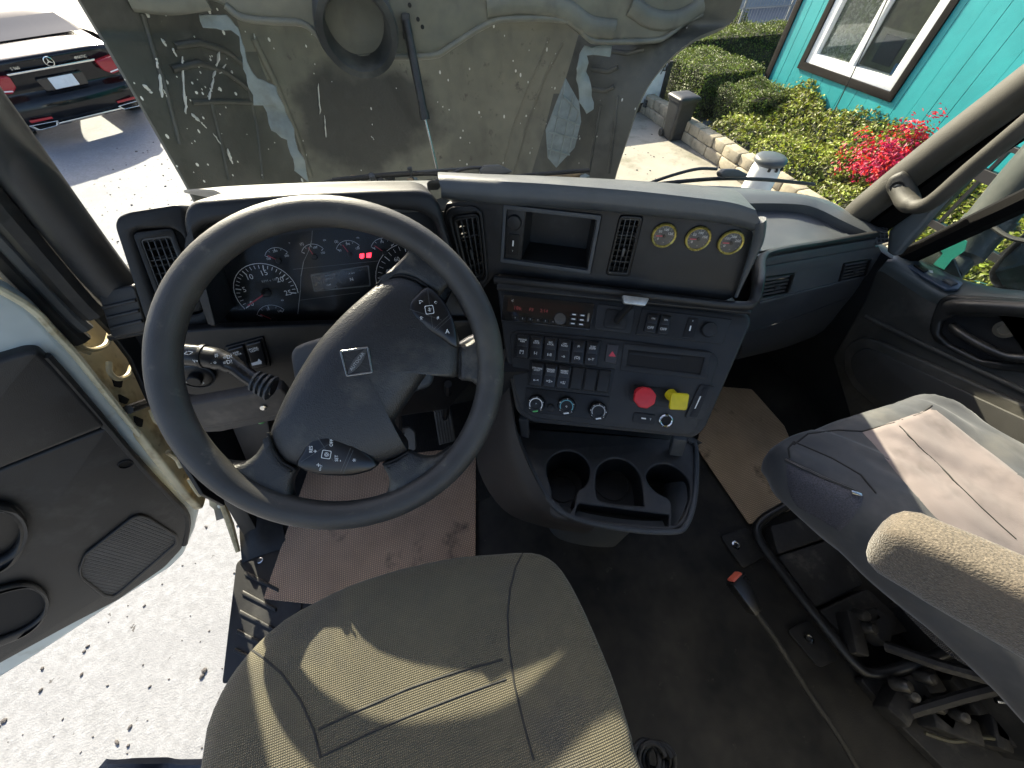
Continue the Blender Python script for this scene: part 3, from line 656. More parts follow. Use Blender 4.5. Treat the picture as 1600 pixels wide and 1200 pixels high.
for nm, cp, dep in (('cup_holder', cupL, .085), ('cup_holder', cupM, .055), ('cup_holder', cupR, .085), ('front_trough', cupF, .035)):
    bm = bmesh.new(); cp_ = rounded(cp, .004); n_ = len(cp_); cx = sum(p[0] for p in cp_) / n_; cy = sum(p[1] for p in cp_) / n_
    top = [bm.verts.new((x, y, TZ - .006)) for x, y in cp_]; bot = [bm.verts.new((cx + (x - cx) * .9, cy + (y - cy) * .9, TZ - dep)) for x, y in cp_]
    for k in range(n_): bm.faces.new((top[k], bot[k], bot[(k + 1) % n_], top[(k + 1) % n_]))
    bm.faces.new(bot)
    bmesh.ops.recalc_face_normals(bm, faces=bm.faces); bmesh.ops.reverse_faces(bm, faces=bm.faces)
    c_ = obj(nm, bm, PLD, con, 50)
    if nm == 'front_trough': continue
    rr = .034 if dep > .06 else .04
    obj('coaster_ring', lathe((cx, cy + .012, TZ - dep + .001), (0, 0, 1), [(rr, 0), (rr, .0025), (rr - .003, .003), (rr - .003, 0)], 30, cap=False), PL, c_)
# raised rim and flared body down to the floor
rim = cr([V((*p, TZ + .002)) for p in to], 4)
obj('rim', tube(rim, .0055, 8, up=(0, 0, 1)), PLG, con)
body_rows = [[V((*p, TZ - .004)) for p in to]]
cx = sum(p[0] for p in to) / len(to); cy = sum(p[1] for p in to) / len(to)
for s, z in ((.99, .352), (.86, .30), (.74, .20), (.70, .0)): body_rows.append([V((cx + (p[0] - cx) * s, cy + (p[1] - cy) * s + .03, z)) for p in to])
obj('console_body', grid([cr(r, 3, closed=True) for r in body_rows], closed_u=True), PLB if False else PLG, con, 60)
# left flank that sweeps from the stack to the floor
FLK = [[at(790, 545, .80), at(800, 640, .80), at(812, 695, .80), at(848, 770, .785), at(884, 806, .77), at(930, 822, .755)], [at(776, 550, .84), at(782, 650, .84), at(790, 712, .84), at(822, 780, .82), at(866, 813, .80), at(925, 828, .775)], [at(752, 580, .96), at(746, 670, .99), at(748, 735, 1.0), at(786, 796, .97), at(845, 822, .92), at(915, 834, .84)]]
obj('flank', thicken(loft(FLK, 4, 4), .004), M('flank_plastic', (.030, .0265, .025), .55, bump=(900, .3, 'vor'), var=(8, .25), dust=((.06, .054, .048), 7, .55, .85)), con, 60)
# uprights between tray and stack, and the dark box behind
for q in ([(810, 655), (824, 657), (826, 686), (813, 682)], [(1052, 686), (1074, 689), (1066, 714), (1046, 712)]):
    f_ = Frame.tri(on(*q[0], z=.44), on(*q[1], z=.44), on(*q[3], z=TZ + .002)); plate('upright', f_, q, -.02, 0, PLG, con, bev=.003, rc=.003)
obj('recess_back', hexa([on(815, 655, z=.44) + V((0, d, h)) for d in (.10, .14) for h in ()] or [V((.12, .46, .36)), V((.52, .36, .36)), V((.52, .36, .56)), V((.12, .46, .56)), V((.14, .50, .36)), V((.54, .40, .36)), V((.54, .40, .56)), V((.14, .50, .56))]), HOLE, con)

# ================================================================== PASSENGER SIDE OF THE DASH
pdash = empty('passenger_dashboard', (1.0, .6, 0), 'grey passenger side dashboard with open tray, two air vents and glove box', 'dashboard')
rimo = [(1118, 301), (1140, 299), (1200, 300), (1250, 305), (1292, 315), (1330, 336), (1363, 353), (1386, 364)]
rimi = [(1136, 320), (1150, 319), (1200, 318), (1250, 320), (1278, 327), (1315, 345), (1345, 359), (1358, 365)]
ro = [on(u, v, z=.635 - .04 * max(0, (u - 1250) / 136)) for u, v in rimo]; ri = [on(u, v, z=.632 - .04 * max(0, (u - 1250) / 136)) for u, v in rimi]
rd_ = [p + V((0, 0, -.02)) for p in ri]
tr = [on(u, v, z=.61 - .03 * max(0, (u - 1250) / 136)) for u, v in ((1100, 350), (1150, 352), (1195, 356), (1230, 358), (1255, 362), (1290, 364), (1320, 365), (1352, 367))]
tf = [on(u, v, z=.61 - .03 * max(0, (u - 1250) / 136)) for u, v in ((1120, 405), (1160, 398), (1190, 392), (1215, 387), (1250, 381), (1290, 374), (1325, 369), (1354, 367))]
back = [p + V((0, .14, -.05)) for p in ro]
obj('tray_rim', thicken(grid([cr(r, 4) for r in (back, ro, [p + V((0, -.004, .004)) for p in [a * .5 + b * .5 for a, b in zip(ro, ri)]], ri, rd_)]), -.003), TOPM, pdash, 50)
obj('tray_floor', thicken(grid([cr(r, 4) for r in (rd_, tr, tf, [p + V((0, .01, -.015)) for p in tf])]), -.003), TOPM, pdash, 50)
plate('front_strip', PF, [(1188, 402), (1366, 372), (1364, 385), (1186, 416)], -.02, .006, PLG, pdash, bev=.003, rc=.003)
VL = [(1190, 433), (1240, 426), (1229, 457), (1185, 466)]; VR = [(1316, 411), (1360, 404), (1352, 430), (1308, 440)]
plate('vent_panel', PF, [(1186, 417), (1372, 384), (1376, 392), (1366, 424), (1340, 434), (1184, 474)], -.02, .003, PLG, pdash, bev=.003, rc=.004, holes=[VL, VR], hrc=.004)
air_vent(PF, VL, pdash, bars=5, horiz=True, tab=True, c=.004, rc=.004); air_vent(PF, VR, pdash, bars=5, horiz=True, tab=True, c=.004, rc=.004)
plate('chrome_line', PF, [(1184, 470), (1340, 431), (1340, 434), (1184, 474)], .003, .006, PLG, pdash, bev=.001)
# glove box body curving down into the footwell
g0 = [PF.px(u, v, 0) for u, v in ((1178, 474), (1240, 458), (1300, 443), (1345, 432), (1385, 410))]
g1 = [on(u, v, y=y_) for (u, v), y_ in zip(((1162, 520), (1235, 498), (1300, 474), (1350, 455), (1392, 430)), (.50, .53, .56, .585, .60))]
g2 = [on(u, v, y=y_) for (u, v), y_ in zip(((1150, 560), (1230, 540), (1300, 512), (1350, 490), (1400, 460)), (.53, .56, .60, .63, .64))]
g3 = [p + V((0, .14, -.10)) for p in g2]
GLV = M('glove_box_plastic', (.036, .038, .041), .5, bump=(900, .25, 'vor'), var=(10, .2), dust=((.07, .07, .066), 7, .55, .9))
obj('glove_box', thicken(loft([g0, g1], 4, 3), -.004), GLV, pdash, 60); obj('lower_cover', thicken(loft([[p + V((0, .004, -.004)) for p in g1], g2, g3], 4, 4), -.004), GLV, pdash, 60)
# side grille at the end of the dash
ef = Frame.tri(on(1366, 356, x=1.22), on(1386, 352, x=1.26), on(1370, 380, x=1.22))
eg = plate('end_grille', ef, [(1366, 354), (1387, 356), (1389, 378), (1370, 381)], -.02, .0, PLG, pdash, rc=.003, bev=.001)
for i in range(3):
    for j in range(4):
        u, v = 1369.5 + i * 6 + j * .6, 356 + j * 6; plate('grille_hole', ef, [(u, v), (u + 4.4, v + .3), (u + 4.6, v + 4.3), (u + .3, v + 4)], .0, .0006, HOLE, eg, bev=0)

# ================================================================== helpers that lay things on built surfaces
from mathutils.bvhtree import BVHTree
from mathutils import noise
def bvh(o):
    off = wloc(o); me = o.data
    return BVHTree.FromPolygons([v.co + off for v in me.vertices], [p.vertices[:] for p in me.polygons])
def cast(tr, u, v, lift=0.0):
    h = tr.ray_cast(EYE, ray(u, v).normalized())
    if h[0] is None: return None
    n_ = h[1] if h[1].dot(ray(u, v)) < 0 else -h[1]
    return h[0] + n_ * lift
def seam(name, tr, path, r, mat, parent, lift=.0, n=8):
    pts = []
    for k in range(len(path) - 1):
        for i in range(n):
            f = i / n; p = cast(tr, path[k][0] + (path[k + 1][0] - path[k][0]) * f, path[k][1] + (path[k + 1][1] - path[k][1]) * f, lift)
            if p: pts.append(p)
    if len(pts) > 2: return obj(name, tube(pts, r, 6), mat, parent)
def patch(name, tr, left, right, mat, parent, lift=.003, nu=12, nv=14, drop=.004):
    """sheet laid over a surface between two traced lines"""
    L_ = cr([V((*p, 0)) for p in left], nv); R_ = cr([V((*p, 0)) for p in right], nv); rows = []
    m = min(len(L_), len(R_)); last = None
    for i in range(m):
        row = []
        for j in range(nu + 1):
            f = j / nu; q = L_[i] * (1 - f) + R_[i] * f
            e = drop if (j in (0, nu) or i in (0, m - 1)) else 0
            p = cast(tr, q.x, q.y, lift - e)
            if p is None: p = last.copy() if last is not None else at(q.x, q.y, .7)
            last = p; row.append(p)
        rows.append(row)
    return obj(name, grid(rows), mat, parent, 60)

# ================================================================== STEERING WHEEL
TL_ = rad(44)
WF = Frame((-.134, .388, .744), (1, 0, 0), (0, math.cos(TL_), math.sin(TL_)))
whl = empty('steering_wheel', WF.pt(0, 0, -.05), 'large black truck steering wheel with four spokes and worn rim', 'steering wheel')
RIMM = M('wheel_leather', (.040, .0385, .036), .50, bump=[(900, .3, 'vor'), (60, .04, 'n')], var=(10, .3), dust=[((.085, .078, .056), 5.5, .52, .74), ((.13, .12, .09), 40, .60, .85)])
PADM = M('airbag_pad', (.0185, .0185, .0190), .38, bump=[(500, .5, 'vor')], var=(300, .2), dust=((.075, .068, .056), 9, .54, .82))
SPKM = M('spoke_grip', (.020, .0205, .021), .45, bump=[(600, .6, 'vor')], var=(16, .3), dust=((.11, .10, .075), 14, .5, .75))
rimp = [WF.pt(.2137 * math.cos(2 * math.pi * k / 96), .2137 * math.sin(2 * math.pi * k / 96)) for k in range(96)]
obj('rim', tube(rimp, .0203, 18, closed=True, up=WF.n, flat=.92), RIMM, whl, 80)
pad_px = [(586, 444), (604, 431), (626, 427), (648, 433), (668, 446), (696, 472), (712, 508), (720, 540), (720, 570), (716, 589), (698, 588), (678, 581), (667, 586), (655, 603), (638, 628), (622, 650), (614, 665), (618, 682), (637, 706),
          (620, 717), (600, 724), (582, 730), (556, 741), (520, 743), (486, 738), (460, 732), (440, 722), (426, 702), (418, 680), (424, 660), (434, 636), (450, 604), (470, 570), (494, 534), (520, 504), (548, 476)]
pad2 = [tuple(p)[:2] for p in cr([V((*p, 0)) for p in WF.poly(pad_px)], 3, closed=True)]
pc = WF.hit(572, 572)
obj('airbag_cover', dome(WF, pad2, [(.96, -.045), (.99, -.030), (1.0, -.018), (.995, -.010), (.975, -.003), (.94, .002), (.86, .007), (.70, .012), (.45, .016), (.2, .017)], 0, pc), PADM, whl, 60)
def spoke(pts, c0=-.026, c1=.002):
    return plate('spoke', WF, [tuple(p)[:2] for p in cr([V((*p, 0)) for p in WF.poly(pts)], 3, closed=True)], c0, c1, SPKM, whl, bev=.010, px=False, smooth=70)
spoke([(588, 447), (597, 431), (616, 413), (636, 392), (650, 366), (696, 384), (734, 428), (722, 436), (708, 442), (696, 450), (686, 460), (672, 453), (650, 438), (626, 432)])
spoke([(716, 544), (730, 537), (746, 524), (762, 498), (780, 540), (778, 615), (766, 646), (754, 614), (738, 597), (717, 591)])
spoke([(419, 677), (428, 702), (444, 724), (463, 734), (456, 752), (454, 774), (462, 800), (400, 792), (346, 750), (330, 722), (368, 726), (396, 712)])
spoke([(637, 706), (655, 714), (680, 715), (710, 698), (720, 724), (684, 772), (620, 804), (578, 806), (602, 776), (607, 750), (597, 727), (620, 717)])
# recessed ring seam where pad meets spokes
for sp in ([(588, 445), (604, 433), (626, 429), (650, 436), (668, 448)], [(719, 542), (720, 570), (717, 590)], [(419, 676), (424, 700), (440, 722), (460, 733)], [(637, 707), (618, 718), (598, 726)]):
    obj('seam', tube([WF.px(u, v, .0005) for u, v in sp], .0016, 6), HOLE, whl)
# switch pods
for pts, txt in (([(668, 450), (684, 462), (698, 480), (709, 506), (713, 541), (694, 530), (672, 516), (652, 502), (640, 489), (641, 476), (652, 463)], 0),
                 ([(466, 727), (474, 710), (484, 692), (496, 680), (511, 676), (538, 686), (562, 704), (586, 727), (560, 739), (530, 742), (495, 739)], 1)):
    p2 = WF.poly(pts, .010)
    pod_ = obj('switch_pod', dome(WF, [tuple(p)[:2] for p in cr([V((*p, 0)) for p in p2], 2, closed=True)], [(1.08, -.004), (1.06, .009), (1.0, .0105), (.95, .0115), (.6, .0135), (.3, .014)]), M('pod_black', (.007, .007, .008), .28), whl, 60)
    cx = sum(p[0] for p in p2) / len(p2); cy = sum(p[1] for p in p2) / len(p2)
    bmp = bmesh.new()
    segs = (((640, 483), (690, 500)), ((668, 452), (676, 512)), ((678, 514), (702, 492)), ((681, 517), (705, 495))) if txt == 0 else (((470, 722), (520, 690)), ((496, 683), (522, 722)), ((532, 738), (548, 700)), ((536, 740), (552, 703)))
    for a, b in segs: line2(bmp, WF, WF.hit(*a, .0146), WF.hit(*b, .0146), .0007, .0146)
    obj('button_gap', bmp, M('gap_line', (.07, .07, .07), .4), pod_, 0)
    ctr_ = (671, 484) if txt == 0 else (510, 710)
    b_ = WF.hit(*ctr_, .0148); an = D(-48) if txt == 0 else D(20)
    sq = [(b_[0] + .0085 * math.cos(an + k * math.pi / 2), b_[1] + .0085 * math.sin(an + k * math.pi / 2)) for k in range(4)]
    sqi = [(b_[0] + .0075 * math.cos(an + k * math.pi / 2), b_[1] + .0075 * math.sin(an + k * math.pi / 2)) for k in range(4)]
    plate('button', WF, rounded(sq, .002), .0140, .0152, MATS['pod_black'], pod_, px=False, bev=.0004)
    plate('button_outline', WF, rounded(sq, .002), .0152, .0154, WHITEINK, pod_, px=False, bev=0, holes=[rounded(sqi, .002)])
    labs = ((('<)', (657, 472), .006, 60), ('c:', (681, 472), .006, -40), ('q:', (659, 496), .006, -40), ('%', (671, 484), .006, -40), ('◊', (684, 497), .006, -40), ('A', (699, 518), .008, -10)) if txt == 0 else
            (('RES', (486, 702), .0055, 75), ('+', (493, 705), .008, 75), ('OFF', (518, 692), .0055, 70), ('SET', (526, 716), .0055, 75), ('-', (531, 720), .008, 75), ('x', (497, 726), .008, 30), ('CNCL', (501, 731), .0030, 60), ('@', (510, 710), .006, 20), ('*', (555, 721), .010, 20)))
    for s, uv, h_, a_ in labs: text('lettering', s, WF, WF.hit(*uv, .0156), h_ * .8, WHITEINK, pod_, .0156, ang=D(a_), px=False)
# emblem
eq = [(530, 548), (576, 541), (583, 583), (541, 589)]
e2 = WF.poly(eq, .019)
em = plate('emblem', WF, rounded(e2, .003), .012, .020, M('emblem_frame', (.28, .28, .27), .25, metal=.9), whl, px=False, bev=.001, holes=[quad_in(e2, .07, .93, .07, .93)])
plate('emblem_field', WF, quad_in(e2, .07, .93, .07, .93), .012, .0175, M('emblem_dark', (.035, .034, .034), .35), em, px=False, bev=0)
TLq, TRq, BRq, BLq = [V((*p, 0)) for p in e2]
lens = [BLq * .92 + TRq * .08, (BLq * .5 + TRq * .5) * .80 + TLq * .20, TRq * .92 + BLq * .08, (BLq * .5 + TRq * .5) * .80 + BRq * .20]
lens = [tuple(p)[:2] for p in cr(lens, 6, closed=True)]
plate('emblem_band', WF, lens, .0175, .0200, M('emblem_band', (.10, .10, .098), .3, metal=.6), em, px=False, bev=.0006)
bm = bmesh.new(); line2(bm, WF, tuple(TLq * .85 + BRq * .15)[:2], tuple(TLq * .15 + BRq * .85)[:2], .0016, .0182); line2(bm, WF, tuple(TLq * .7 + BLq * .3)[:2], tuple(TRq * .3 + BRq * .7)[:2], .0012, .0181); obj('emblem_ray', bm, M('ray_dark', (.07, .07, .068), .35, metal=.5), em, 0)
dv = TRq - BLq
text('lettering', 'AUTOCAR', WF, tuple((BLq + TRq) / 2)[:2], .0045, DIMINK, em, .0202, ang=math.atan2(dv.y, dv.x), px=False)
# column shroud and stalks
colm = empty('steering_column', WF.pt(0, 0, -.2), 'grey steering column shroud with turn signal stalk behind the wheel', 'steering column')
plate('shroud', WF, [(428, 556), (434, 543), (450, 535), (520, 514), (600, 500), (672, 505), (680, 560), (677, 602), (668, 612), (620, 628), (560, 650), (470, 676), (448, 668), (440, 630)], -.13, -.055, M('shroud_plastic', (.052, .053, .054), .5, bump=(700, .3, 'vor'), var=(14, .2), dust=((.13, .13, .125), 60, .62, .8)), colm, bev=.008, rc=.012)
obj('column_tube', tube([WF.pt(0, 0, -.05), WF.pt(0, .0, -.45)], [.05, .045], 16), PLD, colm)
sc_ = -.062
sp_ = [WF.px(u, v, sc_) for u, v in ((428, 606), (408, 600), (388, 588), (366, 572), (346, 563), (326, 558), (300, 555), (272, 553), (240, 550))]
stalk = obj('turn_signal_stalk', tube(cr(sp_, 4), [.0125] * 13 + [.0145] * 4 + [.0160] * 16, 14), GLOSS if False else M('stalk_black', (.010, .010, .011), .3, var=(30, .2)), colm)
obj('stalk_collar', tube([WF.px(321, 557, sc_), WF.px(316, 556.5, sc_)], .0178, 16), PLD, stalk)
obj('grip_edge', tube([WF.px(272, 541, sc_ + .010), WF.px(312, 545, sc_ + .010)], .0035, 8), M('stalk_grey', (.16, .16, .145), .4), stalk)
for k in range(4):
    p = WF.px(398 + k * 8, 595 + k * 3.5, sc_); q = WF.px(401 + k * 8, 596.2 + k * 3.5, sc_)
    obj('bellows_fold', tube([p, q], .0165 + .001 * k, 16), PLG, stalk)
SFK = Frame(WF.px(300, 556, sc_ + .0162), (1, 0, 0), WF.ey)
for s, uv, h_ in (('<>', (295, 552), .008), ('=D!', (356, 558), .0055), ('=D!', (356, 566), .0055), ('o', (336, 566), .005), ('#', (338, 555), .006), ('-', (330, 567), .005), ('W', (306, 564), .005)):
    text('symbol', s, SFK, SFK.hit(*uv), h_, WHITEINK, stalk, .0005, px=False)
rst = obj('gear_stalk', tube([WF.px(700, 552, sc_), WF.px(722, 540, sc_), WF.px(734, 535, sc_), WF.px(760, 524, sc_)], [.006, .008, .0105, .0105], 14), M('stalk_silver', (.40, .40, .38), .35, metal=.5), colm)

# ================================================================== DRIVER SEAT
FAB = M('seat_fabric', (.118, .104, .066), .85, bump=[(135, .7, 'weave')], var=(9, .14), dust=[((.075, .070, .058), 4, .52, .72)], sheen=.15)
def fabric_threads(m, scale, dark):
    """adds woven light and dark threads to the base colour"""
    n = m.node_tree.nodes; L = m.node_tree.links; p = n['Principled BSDF']
    src = p.inputs['Base Color'].links[0].from_socket
    tc = n.new('ShaderNodeTexCoord'); w1 = n.new('ShaderNodeTexWave'); w1.inputs['Scale'].default_value = scale; w1.bands_direction = 'X'; w1.inputs['Distortion'].default_value = 1.2; w1.inputs['Detail Scale'].default_value = 40
    w2 = n.new('ShaderNodeTexWave'); w2.inputs['Scale'].default_value = scale; w2.bands_direction = 'Y'; w2.inputs['Distortion'].default_value = 1.2; w2.inputs['Detail Scale'].default_value = 40
    L.new(tc.outputs['Object'], w1.inputs['Vector']); L.new(tc.outputs['Object'], w2.inputs['Vector'])
    mu = n.new('ShaderNodeMath'); mu.operation = 'MULTIPLY'; L.new(w1.outputs['Fac'], mu.inputs[0]); L.new(w2.outputs['Fac'], mu.inputs[1])
    r = n.new('ShaderNodeMapRange'); r.inputs['From Max'].default_value = .6; r.inputs['To Min'].default_value = dark; r.inputs['To Max'].default_value = 1.15; L.new(mu.outputs[0], r.inputs['Value'])
    v = n.new('ShaderNodeVectorMath'); v.operation = 'SCALE'; L.new(src, v.inputs[0]); L.new(r.outputs[0], v.inputs['Scale']); L.new(v.outputs[0], p.inputs['Base Color'])
fabric_threads(FAB, 135, .5)
SEAMM = M('seam_thread', (.012, .012, .011), .8)
ds = empty('driver_seat', (-.13, -.1, 0), 'olive grey woven driver seat cushion behind the steering wheel', 'seat')
SZ = .545
o_px = [(1003, 1200), (990, 1155), (975, 1108), (955, 1050), (930, 990), (905, 935), (880, 892), (858, 871), (830, 862), (780, 864), (720, 869), (660, 880), (600, 895), (540, 916), (490, 940), (440, 968), (402, 1002), (370, 1040), (345, 1080), (322, 1135), (311, 1200)]
ol = [tuple(on(u, v, z=SZ))[:2] for u, v in o_px]
ol = [(.125, -.42), (.125, -.28)] + ol + [(-.385, -.10), (-.39, -.28), (-.36, -.43), (-.12, -.46)]
ol = [tuple(p)[:2] for p in cr([V((*p, 0)) for p in ol], 2, closed=True)]
SEF = Frame((0, 0, SZ), (1, 0, 0), (0, 1, 0))
bm = dome(SEF, ol, [(.93, -.15), (.965, -.11), (.99, -.06), (1.0, -.022), (.998, -.006), (.985, .004), (.96, .011), (.91, .015), (.82, .016), (.68, .012), (.5, .006), (.3, .002), (.12, .0)], 0, (-.13, -.12))
for v in bm.verts:
    if v.co.z > SZ - .03: v.co.z += .004 * noise.noise(v.co * 9)
cush = obj('cushion', bm, FAB, ds, 80)
tr_ = bvh(cush)
for pth in ([(388, 1012), (412, 1028), (440, 1052), (470, 1095), (490, 1140), (503, 1190)], [(818, 862), (806, 885), (797, 920), (793, 960), (795, 1010), (804, 1070), (818, 1130), (836, 1195)], [(497, 1140), (560, 1110), (640, 1075), (720, 1048), (795, 1028)], [(503, 1181), (580, 1144), (650, 1114), (730, 1083), (800, 1058)]):
    seam('seam', tr_, pth, .0016, SEAMM, ds, -.0006)
obj('piping', tube([V((x, y, SZ - .020)) for x, y in ol], .003, 6, closed=True, up=(0, 0, 1)), SEAMM, ds)
obj('seat_pan', dome(Frame((0, 0, .40), (1, 0, 0), (0, 1, 0)), [(p[0] * .93 - .01, p[1] * .93) for p in ol], [(1, -.06), (1.02, -.02), (1, .0), (.5, .01)]), PLD, ds, 50)
obj('pedestal', box((-.13, -.14, .17), (.34, .40, .34), bev=.02), RUB, ds)
# coiled air hose beside the seat
hose = empty('air_hose', (.15, -.1, 0), 'black coiled hose lying beside the driver seat', 'hose')
hp = on(1018, 1178, z=.30)
for k in range(4):
    obj('hose_coil', tube([hp + V((.022 * math.cos(a) + .008 * k - .012, .02 * math.sin(a) - .004 * k, .012 * math.sin(a * .5 + k))) for a in [2 * math.pi * i / 24 for i in range(24)]], .0042, 8, closed=True, up=(0, 0, 1)), RUB, hose)
obj('hose_drop', tube(cr([hp + V((.0, -.02, 0)), hp + V((-.01, -.03, -.14)), hp + V((-.03, -.06, -.30))], 5), .0042, 8), RUB, hose)

# ================================================================== PASSENGER SEAT
PSB = M('passenger_cover', (.043, .046, .051), .78, bump=[(350, .25, 'n'), (14, .3, 'n')], var=(7, .25), dust=((.10, .096, .088), 6, .5, .8), sheen=.2)
PSI = M('passenger_insert', (.165, .138, .133), .8, bump=[(400, .25, 'n'), (12, .35, 'n')], var=(8, .18), dust=((.10, .085, .08), 7, .52, .72), sheen=.2)
ps = empty('passenger_seat', (.83, -.1, 0), 'dusty blue grey passenger seat with pinkish centre panel and tan armrest', 'seat')
PZ = .50
pol = [(.597, .09), (.60, .165), (.625, .185), (.70, .190), (.80, .190), (.90, .188), (.985, .182), (1.02, .15), (1.045, .05), (1.09, -.15), (1.12, -.40), (1.09, -.5), (.90, -.52), (.77, -.5), (.735, -.40), (.69, -.18), (.645, -.05)]
pol = [tuple(p)[:2] for p in cr([V((*p, 0)) for p in pol], 4, closed=True)]
bm = dome(Frame((0, 0, PZ), (1, 0, 0), (0, 1, 0)), pol, [(.70, -.135), (.84, -.13), (.95, -.10), (.985, -.065), (1.0, -.03), (.998, -.006), (.985, .007), (.96, .018), (.92, .026), (.86, .031), (.78, .033), (.68, .033), (.56, .032), (.42, .031), (.25, .030), (.1, .030)], 0, (.86, -.12))
bmesh.ops.subdivide_edges(bm, edges=bm.edges[:], cuts=1, use_grid_fill=True)
for v in bm.verts:
    p = v.co; q = V((p.x * 7 + p.y * 4, p.y * 5 - p.x * 5, p.z * 6)); k = 1 if p.z > PZ - .16 else .3
    v.co += V((noise.noise(q) * .008, noise.noise(q + V((5, 1, 2))) * .008, (noise.noise(q * .8) * .014 + abs(noise.noise(V((q.x * 2.2, q.y * .6, 3)))) * -.020 + noise.noise(V((q.x * 5, q.y * 1.6, 7))) * .006))) * k
pcu = obj('cushion', bm, PSB, ps, 80)
tr_ = bvh(pcu)
patch('centre_insert', tr_, [(1347, 675), (1372, 702), (1400, 738), (1432, 775), (1466, 812), (1520, 850), (1580, 880), (1660, 930)], [(1458, 637), (1490, 662), (1525, 690), (1560, 716), (1590, 740), (1625, 768), (1660, 792), (1700, 820)], PSI, ps, .004, 16, 6)
seam('seam', tr_, [(1403, 668), (1440, 705), (1480, 745), (1530, 795), (1590, 850)], .0013, SEAMM, ps, .004)
seam('seam', tr_, [(1240, 695), (1262, 678), (1310, 672), (1347, 674), (1400, 660), (1440, 646), (1458, 632)], .0018, SEAMM, ps, 0)
seam('seam', tr_, [(1234, 716), (1232, 700), (1240, 690), (1300, 716), (1345, 742), (1372, 775)], .0018, SEAMM, ps, 0)
MESHP = M('pocket_mesh', (.050, .050, .062), .75, bump=[(380, 1.0, 'vor')], var=(500, .7))
patch('side_pocket', tr_, [(1226, 722), (1228, 750), (1234, 775), (1246, 792)], [(1352, 772), (1346, 792), (1330, 815), (1312, 832)], MESHP, ps, .003, 16, 5)
seam('zipper', tr_, [(1228, 718), (1260, 734), (1300, 754), (1340, 770)], .003, M('zip', (.03, .03, .03), .35), ps, .002)
obj('zip_pull', box(cast(tr_, 1335, 773, .008) if cast(tr_, 1335, 773) else at(1335, 773, .7), (.006, .016, .004), rot=Matrix.Rotation(.9, 3, 'Z'), bev=.001), CHROME, ps)
# armrest: rounded bar in looped tan fabric
ARM = M('armrest_fabric', (.082, .068, .052), .9, bump=[(700, 1.0, 'n'), (420, .8, 'vor')], var=(420, .6), dust=((.10, .08, .06), 20, .5, .7), sheen=.3)
a0 = on(1368, 832, z=.655); a1 = on(1650, 975, z=.70)
ax = (a1 - a0).normalized(); sd = ax.cross(V((0, 0, 1))).normalized(); up_ = sd.cross(ax)
rows = []; Ls = (a1 - a0).length
for s, k in ((.0, .35), (.003, .62), (.010, .85), (.022, .97), (.05, 1.0), (Ls * .5, 1.03), (Ls, 1.06), (Ls + .2, 1.06)):
    rows.append([a0 + ax * s + sd * (.027 * k * (abs(math.cos(a)) ** .45) * (1 if math.cos(a) >= 0 else -1)) + up_ * (.052 * k * (abs(math.sin(a)) ** .45) * (1 if math.sin(a) >= 0 else -1)) for a in [2 * math.pi * i / 28 for i in range(28)]])
bm = grid(rows, closed_u=True); bm.verts.ensure_lookup_table(); bm.faces.new([bm.verts[i] for i in range(28)]); bmesh.ops.recalc_face_normals(bm, faces=bm.faces)
obj('armrest', bm, ARM, ps, 70)
# seat belt webbing hanging below the armrest
web = [on(1318, 842, z=.40), on(1365, 880, z=.38), on(1420, 945, z=.34), on(1478, 1002, z=.30), on(1530, 1035, z=.28)]
WEB = M('webbing', (.085, .085, .095), .8, bump=[(90, 1, 'weave')], var=(30, .3)); fabric_threads(WEB, 100, .3)
c_ = cr(web, 5); bm = grid([[p + V((-.010, -.012, -.008)) for p in c_], [p + V((.012, .012, .012)) for p in c_]]); obj('webbing', thicken(bm, .002), WEB, ps, 50)
# pedestal, floor rails and brackets
obj('seat_pan', box((.93, -.24, .36), (.22, .44, .06), bev=.015), PLD, ps); obj('pedestal', box((1.04, -.32, .17), (.16, .30, .33), bev=.02), RUB, ps)
GRIME = M('grimy_metal', (.024, .0225, .021), .6, metal=.1, bump=[(60, .4, 'n')], var=(12, .5), dust=((.10, .09, .075), 18, .55, .75))
for q in ([(1200, 822), (1285, 800), (1300, 838), (1212, 868)], [(1212, 870), (1302, 842), (1345, 915), (1270, 950)], [(1275, 955), (1350, 920), (1420, 985), (1330, 1010)]):
    f_ = Frame((0, 0, .03), (1, 0, 0), (0, 1, 0)); plate('floor_panel', f_, q, -.03, .012, GRIME, ps, bev=.004, rc=.01)
obj('floor_rail', tube(cr([on(1290, 745, z=.14), on(1236, 785, z=.085), on(1192, 812, z=.055), on(1184, 838, z=.05), on(1230, 905, z=.05), on(1290, 980, z=.05), on(1336, 1036, z=.05), on(1365, 1052, z=.055), on(1420, 1040, z=.09), on(1490, 1015, z=.14)], 5), .0125, 12), M('rail_paint', (.012, .012, .012), .38, var=(20, .3)), ps)
f_ = Frame((0, 0, .004), (1, 0, 0), (0, 1, 0))
for q, b in (([(1124, 838), (1166, 824), (1196, 868), (1160, 889)], (1150, 852)), ([(1228, 985), (1262, 968), (1310, 1030), (1278, 1044)], (1263, 998))):
    plate('foot_bracket', f_, q, .0, .006, RUB, ps, bev=.0015, rc=.012); obj('bolt', lathe(f_.px(*b, .006), (0, 0, 1), [(.012, 0), (.012, .003), (.008, .004), (.007, .002), (0, .002)], 16), CHROME, ps)
for k, (u, v) in enumerate(((1350, 965), (1368, 980), (1330, 990), (1420, 1075), (1450, 1110), (1480, 1130), (1520, 1100), (1400, 1100), (1545, 1130), (1440, 1060), (1500, 1080), (1575, 1150))):
    obj('bracket', box(on(u, v, z=.06), (.05 + .02 * (k % 3), .03 + .015 * (k % 2), .05), rot=Matrix.Rotation(.5 * k, 3, 'Z'), bev=.006), GRIME, ps)
